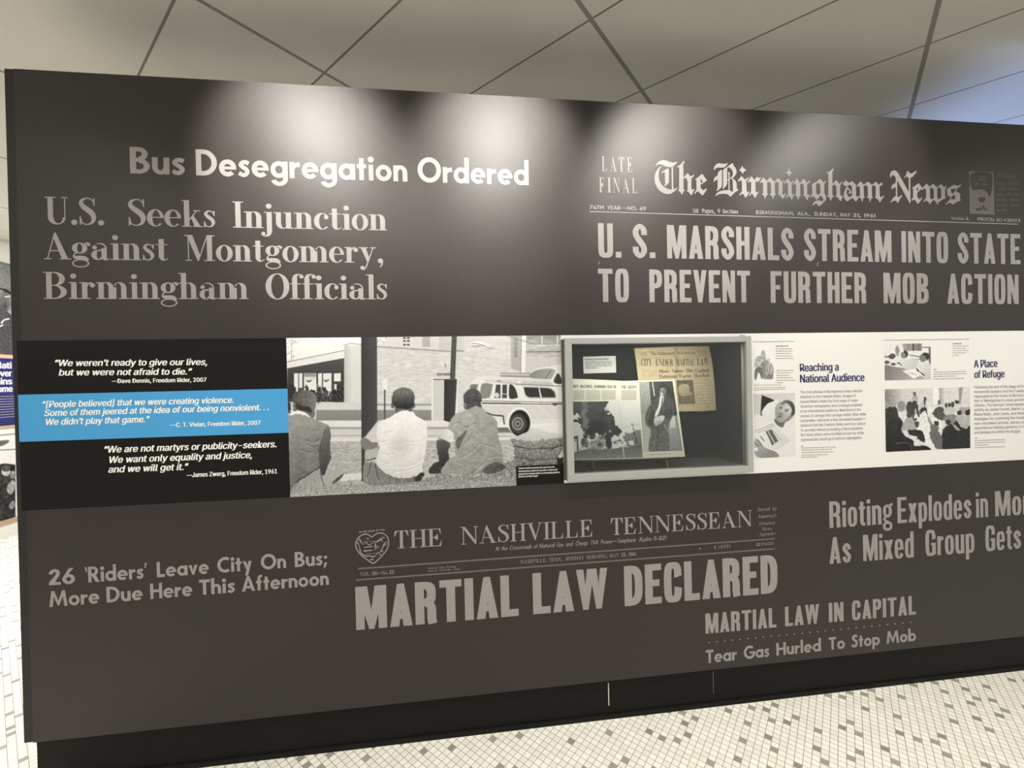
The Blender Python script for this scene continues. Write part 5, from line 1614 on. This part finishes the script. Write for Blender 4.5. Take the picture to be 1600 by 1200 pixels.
# ================================================================== the showcase set into the wall
case = thing('showcase', 'grey metal framed glass showcase set into the wall', 'display case', ((HX0+HX1)/2, 0.12, HZ0))
FY = -0.040
WF = lambda px, py: W(px, py, FY)
ox0 = (WF(885, 528)[0]+WF(884.6, 753)[0])/2
ox1 = (WF(1174.6, 525)[0]+WF(1177.3, 738)[0])/2
oz1 = (WF(885, 528)[2]+WF(1175, 525.3)[2])/2
oz0 = (WF(885, 753)[2]+WF(1177, 738)[2])/2
ix0 = (WF(894.4, 537)[0]+WF(897, 741)[0])/2
ix1 = (WF(1166.3, 534)[0]+WF(1169, 728)[0])/2
iz1 = (WF(894, 537.2)[2]+WF(1166, 534.3)[2])/2
iz0 = (WF(897, 741)[2]+WF(1169, 728.5)[2])/2
b = MB()
b.box((ox0, FY, oz0), (ix0, -0.0015, oz1))
b.box((ix1, FY, oz0), (ox1, -0.0015, oz1))
b.box((ix0, FY, oz0), (ix1, -0.0015, iz0))
b.box((ix0, FY, iz1), (ix1, -0.0015, oz1))
bevel(b.build('door_frame', 'frame', case), 0.0015)
b = MB()
b.tube([(ox0-0.005, -0.012, oz0+0.002), (ox0-0.005, -0.012, oz1-0.004)], 0.0055, 10)
b.build('piano_hinge', 'groove', case)
b = MB()
b.box((ox1-0.030, -0.014, oz1+0.002), (ox1-0.012, -0.0015, oz1+0.008))
b.build('catch', 'frame', case)
b = MB()
b.box((ix0-0.006, -0.024, iz0-0.006), (ix1+0.006, -0.020, iz1+0.006))
b.build('glass_pane', 'glass', case)
t_ = 0.006
cx0, cx1, cz0, cz1 = HX0+0.001, HX1-0.001, HZ0+0.001, HZ1-0.001
b = MB()
b.box((cx0, YB-t_, cz0), (cx1, YB, cz1))
b.box((cx0, 0.001, cz0), (cx0+t_, YB-t_, cz1))
b.box((cx1-t_, 0.001, cz0), (cx1, YB-t_, cz1))
b.box((cx0+t_, 0.001, cz1-t_), (cx1-t_, YB-t_, cz1))
b.build('lining', 'case', case)['label'] = 'dark lining of the showcase'
b = MB()
b.box((cx0+t_, 0.001, cz0), (cx1-t_, YB-t_, cz0+t_))
b.build('case_floor', 'case_floor', case)
ZF = cz0+t_
YBK = YB-t_

# fill light added to brighten the showcase contents, tucked behind the top of its frame
area('added_case_fill', (0.905, 0.012, cz1-0.012), (0.905, 0.15, cz0+0.12), 2.0, 0.62, 0.012, (1.0, 0.95, 0.84))

# label card on the back
WB = lambda px, py: W(px, py, YBK-0.005)
b = MB()
b.slab([WB(912, 583.6), WB(962.8, 582.2), WB(962, 556), WB(911, 557.3)], (0, -1, 0), 0.005)
card = tag(b.build('label_card', 'card'), 'small white text card on the back of the showcase, left of the yellowed newspaper', 'label card')
s = Sheet(WB, NY)
for t_x, l, r_, y, dy, f, bo in (('Covering the Freedom Rides', 914, 951, 563, -.8, 2.9, .014), ('Seven weeks after this magazine and the', 914.5, 955.5, 567, -.9, 2.5, .008), ('Montgomery newspaper helped spread', 914.5, 956, 570.2, -.9, 2.5, .008),
                                 ('awareness of the Freedom Riders to a', 914.5, 955.5, 573.4, -.9, 2.5, .008), ('national audience.', 914.5, 934, 576.2, -.5, 2.5, .008)):
    s.line('sans', [(t_x, l, r_)], (l, y, r_, y+dy), (l, y-f), 0, bo)
s.build('card_text', 'dark_ink', card)

# yellowed newspaper on the back
YN = YBK-0.012
WNP = lambda px, py: W(px, py, YN)
b = MB()
outl = [(991, 544), (998, 590), (1001.5, 643.5), (1040, 643), (1062, 643), (1100, 642.5), (1119, 641), (1117.5, 615), (1116, 595), (1113.5, 572), (1111, 556), (1108, 541), (1105, 537.5), (1067, 538.2), (1050, 541.6)]
b.slab([WNP(*p) for p in outl], (0, -1, 0), 0.012)
news = tag(b.build('newspaper', 'paper_edge'), 'yellowed folded newspaper hanging at the back of the showcase, headline on martial law', 'newspaper')
q = Picture((992, 545), (1107, 541.4), (1116, 640.5), (1002, 642.4), .55, WNP)
q.img[:] = .80
q.tone(np.clip((q.X-1050)/60, 0, 1), .74, .8)
q.noise(.018, 6)
q.noise(.02, 1.6)
q.poly((.66, .78, 1054, 0, 1063, 0), (1053.5, 540), (1060, 540), (1062, 596), (1056, 596), soft=1.5)
q.poly(.9, (994, 547), (1050, 543), (1050, 545), (994, 549), a=.6, soft=1.5)
q.line(.93, 1.5, (1004, 548), (1014, 547))
for a in ((1002, 552, 1010), (1002, 555, 1011), (1090, 549.5, 1104), (1090, 552, 1104), (1091, 555, 1105)):
    q.line(.52, 1, (a[0], a[1]), (a[2], a[1]-.4), a=.6)
q.line(.55, .8, (997, 559.6), (1107, 556.6), a=.6)
for y in (579.5, 582, 585, 588):
    q.line(.6, .9, (1003, y), (1026, y-1), a=.5)
q.poly((.38, .5, 1060, 594, 1082, 630), (1056.5, 594.6), (1082.4, 593.6), (1086.8, 631), (1061, 632))
q.blob((.72, .62, 1062, 604, 1080, 618), (1060, 604), (1068, 600), (1076, 602), (1078, 611), (1082, 616), (1072, 619), (1062, 617))
q.noise(.05, 2.5, [(1057, 595), (1082, 594), (1086, 631), (1061, 632)])
for i in range(9):
    y = 594+i*4.6
    q.line(.56, 1.2, (1084.5+i*.5, y), (1107+i*.9, y-.6), a=.5)
q.line(.5, 1, (1063, 634.5), (1086, 633.8), a=.6)
q.noise(.05, 1.2, [(1086, 600), (1112, 600), (1115, 640), (1090, 640)])
q.build('front_page', 'newsprint', news, lift=.0006, tint=(1.0, .83, .57), gain=1.05)
s = Sheet(WNP, NY, .0016)
s.line('modern', [('CITY', 1001.5, 1018.6), ('UNDER', 1024, 1051.5)], (1001, 571.4, 1052, 571.8), (1001, 560.8))
s.line('modern', [('MARTIAL', 1056, 1085.5), ('LAW', 1089, 1106.5)], (1056, 571.8, 1106, 570.4), (1056, 560.8))
s.line('modern', [('More', 1029.5, 1046), ('Violence', 1049.5, 1068.5), ('Hits', 1072, 1083.5), ('Capital;', 1086, 1108.2)], (1029, 582.6, 1108, 580.8), (1029, 577.2))
s.line('modern', [('Patterson', 1030, 1057), ('Warns', 1060, 1080), ('Marshals', 1084, 1109.2)], (1030, 591, 1109, 588.6), (1030, 585.6))
s.line('text', [('The', 1017, 1026), ('Montgomery', 1028, 1054), ('Advertiser', 1058, 1086.5)], (1017, 555.2, 1086, 553.6), (1017, 549.6))
s.build('newspaper_headline', 'brown_ink', news, 'brown black headline CITY UNDER MARTIAL LAW')

# open magazine on a low stand, leaning back
TL_ = math.radians(20)
NM = np.array([0.0, -math.cos(TL_), math.sin(TL_)])
P0M = W(975, 716.5, 0.060)
WG = lambda px, py: on_plane(px, py, P0M, NM)
b = MB()
b.slab([WG(882, 719.2), WG(961, 717.4), WG(1003.5, 716.2), WG(1070.5, 713.4), WG(1053.5, 593), (WG(1040, 593.6)), WG(996.5, 594.6), WG(975, 595.2), WG(955, 594.2), WG(920, 592.6), WG(884, 591.6)], NM, 0.006)
mag = tag(b.build('magazine', 'mag_paper'), 'open picture magazine on a stand in the showcase, burning bus across its left page', 'magazine')
q = Picture((888, 627.8), (997.6, 626.4), (1004.4, 714.8), (889.5, 718), .6, WG)
q.img[:] = .92
q.warp(2.0, 5)
q.blob((.33, .16, 900, 630, 930, 690), (882, 622), (946, 625), (948, 634), (945, 640), (953, 647), (958, 651), (962, 660), (968, 668), (971, 678), (958, 681), (946, 676), (938, 682), (925, 681), (912, 676), (905, 662), (904, 652), (896, 648), (882, 640))
q.poly(.52, (908.5, 627), (916.5, 627), (918.5, 676), (910, 668), soft=1)
q.ell(.95, 900, 651.5, 4.6, 4.6)
q.ell(.2, 902, 657, 6, 2.6)
for x, y, rx, ry, g in ((938, 640, 9, 5, .34), (925, 650, 10, 6, .30), (948, 655, 8, 6, .36), (935, 664, 12, 6, .14), (955, 668, 8, 5, .3), (915, 634, 12, 4, .38), (922, 672, 8, 4, .12)):
    q.ell(g, x, y, rx, ry, soft=3, a=.6)
q.warp(1.0, 4)
q.poly(.93, (889, 660), (900, 660), (914, 676), (926, 690), (915, 702), (889, 708))
q.blob(.45, (909, 690), (914, 684), (919, 690), (917, 700), (910, 698))
q.poly((.55, .68, 918, 0, 950, 0), (921, 690), (934, 687), (948, 683), (955, 684), (955, 701), (920, 703))
for x in (931, 938, 944):
    q.poly(.3, (x, 682), (x+4.5, 680.5), (x+4.5, 685.5), (x, 687))
for i in range(60):
    x = random.uniform(905, 985)
    y = random.uniform(677, 702)-(x-905)*.03
    q.ell(random.choice((.2, .3, .75, .9, .5)), x, y, random.uniform(.8, 2.6), random.uniform(.7, 1.8), a=.75)
q.poly(.85, (903, 702), (912, 694), (916, 701), (915, 706), (903, 709))
q.blob(.24, (945, 672), (953, 676), (956, 690), (955, 700), (949, 700), (947, 686))
q.poly(.93, (955, 683), (974, 682), (975, 697), (957, 699))
q.line(.4, 1, (956, 690), (975, 689))
q.line(.9, 1.6, (952, 673), (960, 684))
q.blob((.55, .48, 0, 674, 0, 690), (973, 682), (984, 677), (1003, 672), (1004, 700), (985, 700), (976, 690))
q.poly(.9, (980, 689), (990, 687.5), (989, 696), (984, 696))
q.line(.25, 1.2, (987.5, 660), (994.5, 692))
q.line(.7, .8, (972, 670), (990, 664), (1001, 663))
q.warp(1.2, 3)
for x, y, rx, ry, g in ((925, 683, 4, 3.5, .25), (933, 680, 3, 3, .9), (941, 678, 4, 3, .22), (950, 690, 3.5, 11, .18), (929, 696, 5, 3, .7), (938, 695, 4, 3.5, .35), (921, 697, 3, 4, .8), (945, 699, 4, 2, .8), (911, 692, 3.5, 6, .35), (962, 692, 4, 2, .5),
                        (968, 688, 3, 1.6, .4), (958, 678, 2.5, 3, .2), (966, 680, 2, 2.5, .3), (972, 692, 3, 2, .6), (915, 681, 3, 4, .25), (936, 673, 8, 4, .16), (920, 675, 6, 4, .16), (955, 680, 4, 5, .2)):
    q.ell(g, x, y, rx, ry)
q.warp(.8, 3)
q.poly((.42, .56, 0, 699, 0, 716), (889, 709), (915, 702), (950, 702), (980, 698), (1006, 695), (1006, 720), (889, 720))
q.noise(.06, 1.5, [(889, 700), (1005, 697), (1005, 716), (889, 718)])
q.warp()
q.poly(.2, (889, 684), (903, 681), (904, 708), (902, 708), (901, 690), (889, 691))
q.ell(.95, 899, 688, 2.4, 2.8)
q.ell(.2, 899, 688, 1, 1.3)
q.line(.80, 1, (966, 630), (972, 668), a=.6)
q.line(.85, 1.8, (973, 697), (975.5, 716))
q.noise(.02, 1.4)
q.build('page_photograph', 'print', mag, NM, .0006, gain=.72, label='photograph of a burning bus under black smoke')
q = Picture((998.4, 596.8), (1050.8, 595.4), (1066, 704.2), (1005.4, 706), .6, WG)
q.img[:] = .55
q.poly((.70, .58, 998, 600, 1016, 650), (996, 594), (1015, 594), (1018, 640), (1012, 655), (1002, 655))
q.poly((.30, .22, 1018, 596, 1050, 620), (1014, 594), (1053, 594), (1058, 650), (1018, 640))
q.line(.9, 1.6, (1019, 595), (1022.5, 618))
q.poly((.72, .6, 1040, 650, 1060, 700), (1044, 652), (1058, 650), (1067, 706), (1040, 706))
q.poly(.86, (1046, 651), (1054, 651), (1056, 668), (1048, 668))
q.line(.55, 2, (1056, 650), (1066, 705))
q.blob((.66, .8, 1003, 650, 1012, 700), (1002, 652), (1012, 648), (1016, 670), (1015, 706), (1005, 706))
q.blob((.32, .46, 1020, 630, 1025, 705), (1021, 626), (1030, 618), (1037, 616), (1046, 620), (1052, 626), (1054, 642), (1049, 654), (1044, 668), (1046, 690), (1043, 706), (1016, 706), (1014, 690), (1018, 672), (1010, 664), (1008, 650), (1014, 636))
q.noise(.05, 3, [(1016, 620), (1050, 620), (1048, 704), (1016, 704)], .6)
q.blob(.26, (1020, 640), (1024, 648), (1019, 664), (1013, 662), (1016, 650))
q.blob(.28, (1040, 640), (1050, 640), (1048, 654), (1038, 652))
q.line(.3, 1.6, (1029, 668), (1026, 704), smooth=False)
q.line(.72, 1.1, (1038, 664), (1043, 674))
q.blob(.95, (1031.5, 619), (1036, 618.5), (1037, 624), (1034, 636), (1029, 646), (1024, 652), (1023.5, 647), (1029, 634))
q.line(.2, 1.6, (1035, 622), (1034, 634), (1030, 646))
q.ell(.60, 1035.5, 611.5, 4.8, 6.8)
q.blob(.42, (1037, 606), (1041, 608), (1040, 616), (1037, 619), (1035, 618), a=.7)
for x, y in ((1032.5, 610.5), (1036.5, 611.5)):
    q.ell(.3, x, y, 1.3, .7)
q.blob(.2, (1029, 612), (1029, 604), (1035, 599.5), (1043, 602), (1046, 609), (1044, 614), (1040, 607), (1033, 606))
q.ell(.75, 1033.5, 616, 2.6, 2.6)
q.blob(.84, (1022, 654), (1030, 650), (1038, 650), (1036, 658), (1028, 664), (1023, 664))
for a in (((1024, 664), (1026, 658)), ((1027, 665), (1029, 658)), ((1030, 663), (1032, 657))):
    q.line(.4, .8, *a)
q.noise(.035, 2)
q.build('page_photograph', 'print', mag, NM, .0006, gain=.72, label='photograph of a man in a suit with a bandaged hand')
s = Sheet(WG, NM)
s.line('sans', [('BLOODY', 884, 904), ('BEATINGS,', 907, 926), ('BURNING', 929, 947), ('BUS', 949.5, 957), ('IN', 959, 962.5)], (884, 605.5, 962, 606.5), (884, 601.2), 0, .02)
s.line('sans', [('THE', 971, 978.5), ('SOUTH', 981.5, 994.5)], (971, 607.2, 994, 607), (971, 602.6), 0, .02)
s.build('magazine_headline', 'dark_ink', mag, 'dark headline over the burning bus')
s = Sheet(WG, NM)
for x0_, x1_ in ((896, 913), (915.5, 938), (940, 962), (971, 994.5)):
    for i in range(8):
        y = 610.5+i*1.95
        s.shape(S((x0_, y, .75), (x1_-random.uniform(0, 3)*(i == 7), y-.1, .75)))
s.build('text_columns', 'hair_ink', mag)
s = Sheet(WG, NM)
s.shape(S((1011, 710.5, .7), (1049, 708.8, .7)))
s.build('page_caption', 'hair_ink', mag)
# the stand: a leaning back plate with two feet and a lip
bt = WG(1030, 715)
z_lip = ZF
b = MB()
u_ = np.array([0, math.sin(TL_), math.cos(TL_)])
base = P0M-NM*0.0072
xl, xr = WG(905, 700)[0], WG(1058, 700)[0]


def plate(mb, x0_, x1_, lo, hi, off, th):
    c = base-NM*off
    pts = [np.array([x, c[1], c[2]])+u_*h for x, h in ((x0_, lo), (x1_, lo), (x1_, hi), (x0_, hi))]
    mb.slab(pts, NM, th)


mag_lo = -0.004
plate(b, xl, xr, mag_lo-0.004, 0.25, 0, 0.004)
stand = thing('magazine_stand', 'black acrylic easel stand holding up the open magazine', 'stand', (0.75, 0.1, ZF))
b.build('back_plate', 'acrylic', stand)
b = MB()
c0 = base+u_*(mag_lo-0.001)
pts = [np.array([x, c0[1], c0[2]])+NM*d for x, d in ((xl, 0), (xr, 0), (xr, 0.013), (xl, 0.013))]
b.slab([pts[3], pts[2], pts[1], pts[0]], u_, 0.003)
b.build('lip', 'acrylic', stand)
for x in (xl+0.06, xr-0.06):
    b = MB()
    yb_ = c0[1]+0.004
    b.slab([(x-0.004, yb_, c0[2]), (x-0.004, yb_-0.02, ZF), (x-0.004, yb_+0.12, ZF), (x-0.004, yb_+0.10, ZF+0.012), (x-0.004, yb_+0.045, c0[2]+0.08)], (-1, 0, 0), 0.008)
    b.build('foot', 'acrylic', stand)
b = MB()
wv = [(W(938, 719, .05)), W(943, 726, .045), W(955, 730, .042), W(966, 731, .042), W(980, 729, .042), W(996, 725, .046), W(1000, 718, .05)]
b.tube([tuple(p) for p in catmull([list(p) for p in wv], 5)], 0.0012, 6)
b.build('wire_clip', 'acrylic', stand)

# ================================================================== exhibit panel on the left wall, mostly hidden
XP = XW+0.045
NX = (1, 0, 0)
WL = lambda px, py: on_plane(px, py, (XP, 0, 0), NX)
zl = lambda py, px=10: WL(px, py)[2]
ya, yb_ = WL(-14, 700)[1], WL(48, 700)[1]
ex = thing('exhibit_panel', 'tall exhibit panel with photographs and navy text on the far left wall', 'exhibit panel', (XP-0.02, (ya+yb_)/2, zl(812)))


def lpanel(name, z0, z1, m, proud=0.0, label=None):
    mb = MB()
    mb.box((XW+0.001, ya, z0), (XP+proud, yb_, z1))
    o = mb.build(name, m, ex)
    if label:
        o['label'] = label
    return o


Z = [zl(y) for y in (411, 554.2, 559.8, 665, 670, 812, 819)]
lpanel('photo_panel', Z[1], Z[0], 'black')
lpanel('colour_strip', Z[2], Z[1], 'orange', label='salmon strip above the navy text')
navy = lpanel('text_panel', Z[3], Z[2], 'navy_panel', label='navy panel with white text')
lpanel('rail', Z[4], Z[3], 'tan', .004, 'tan rail under the navy panel')
lpanel('photo_panel', Z[5], Z[4], 'white')
lpanel('ledge', Z[6], Z[5], 'tan', .012, 'tan ledge at the foot of the panel')
mb = MB()
mb.box((XW+0.02, ya, 0.0), (XP+.004, yb_, Z[6]))
mb.build('plinth', 'plaster', ex)


def lrect(z0, z1):
    return [project((XP, y, z)) for y, z in ((ya, z1), (yb_, z1), (yb_, z0), (ya, z0))]


q = Picture(*lrect(Z[1], Z[0]), 1.0, WL)
q.img[:] = .42
q.noise(.10, 8)
q.poly(.30, (-14, 470), (30, 500), (30, 560), (-14, 560))
q.line(.15, 3, (-5, 450), (6, 452), (16, 458))
q.blob(.5, (-10, 425), (20, 420), (20, 445), (0, 450))
for a in (((2, 505), (6, 500), (14, 498)), ((8, 464), (14, 463)), ((-4, 512), (4, 508))):
    q.line(.85, 2, *a)
q.noise(.04, 2)
q.build('photo_print', 'print', ex, NX, .0006, label='dark photograph at the top of the panel')
q = Picture(*lrect(Z[5], Z[4]), 1.0, WL)
q.img[:] = .90
q.line(.25, 1.2, (-10, 681), (24, 678))
q.line(.25, 1.2, (-10, 704), (24, 702))
q.blob(.4, (-10, 690), (6, 688), (14, 688), (12, 692), (2, 697), (-10, 697))
q.poly(.2, (-14, 727), (8, 724), (24, 726), (24, 812), (-14, 816))
q.ell(.75, 9, 737, 7, 7)
q.ell(.3, 9, 732, 7, 5)
q.ell(.6, 20, 742, 5, 6)
q.blob(.65, (12, 758), (20, 750), (24, 760), (18, 772), (11, 768))
q.blob(.6, (14, 790), (20, 782), (24, 788), (18, 796))
q.noise(.07, 3, [(-14, 727), (24, 727), (24, 812), (-14, 814)])
q.build('photo_print', 'print', ex, NX, .0006, label='photograph of people at the foot of the panel')
s = Sheet(WL, NX)
for t_x, l, r_, y in (('Nati', -7, 17.8, 575.6), ('over', -6.5, 18.2, 588), ('ains', -6.5, 18.6, 600.4), ('Rome', -11, 19.4, 612)):
    yy = 585+(y-585)*1.0
    s.line('sans', [(t_x, l, r_)], (l, 584+(y-584)*(1+(18-l)*.00125), r_, y), (l, 584+(y-9.6-584)*(1+(18-l)*.00125)), 0, .03)
s.build('panel_heading', 'white_ink', navy)
s = Sheet(WL, NX)
for i in range(9):
    y = 619+i*4
    s.shape(S((-12, 584+(y-584)*1.037, .9), (40, 584+(y-584)*.973, .9)))
s.build('panel_text', 'hair_ink', navy)
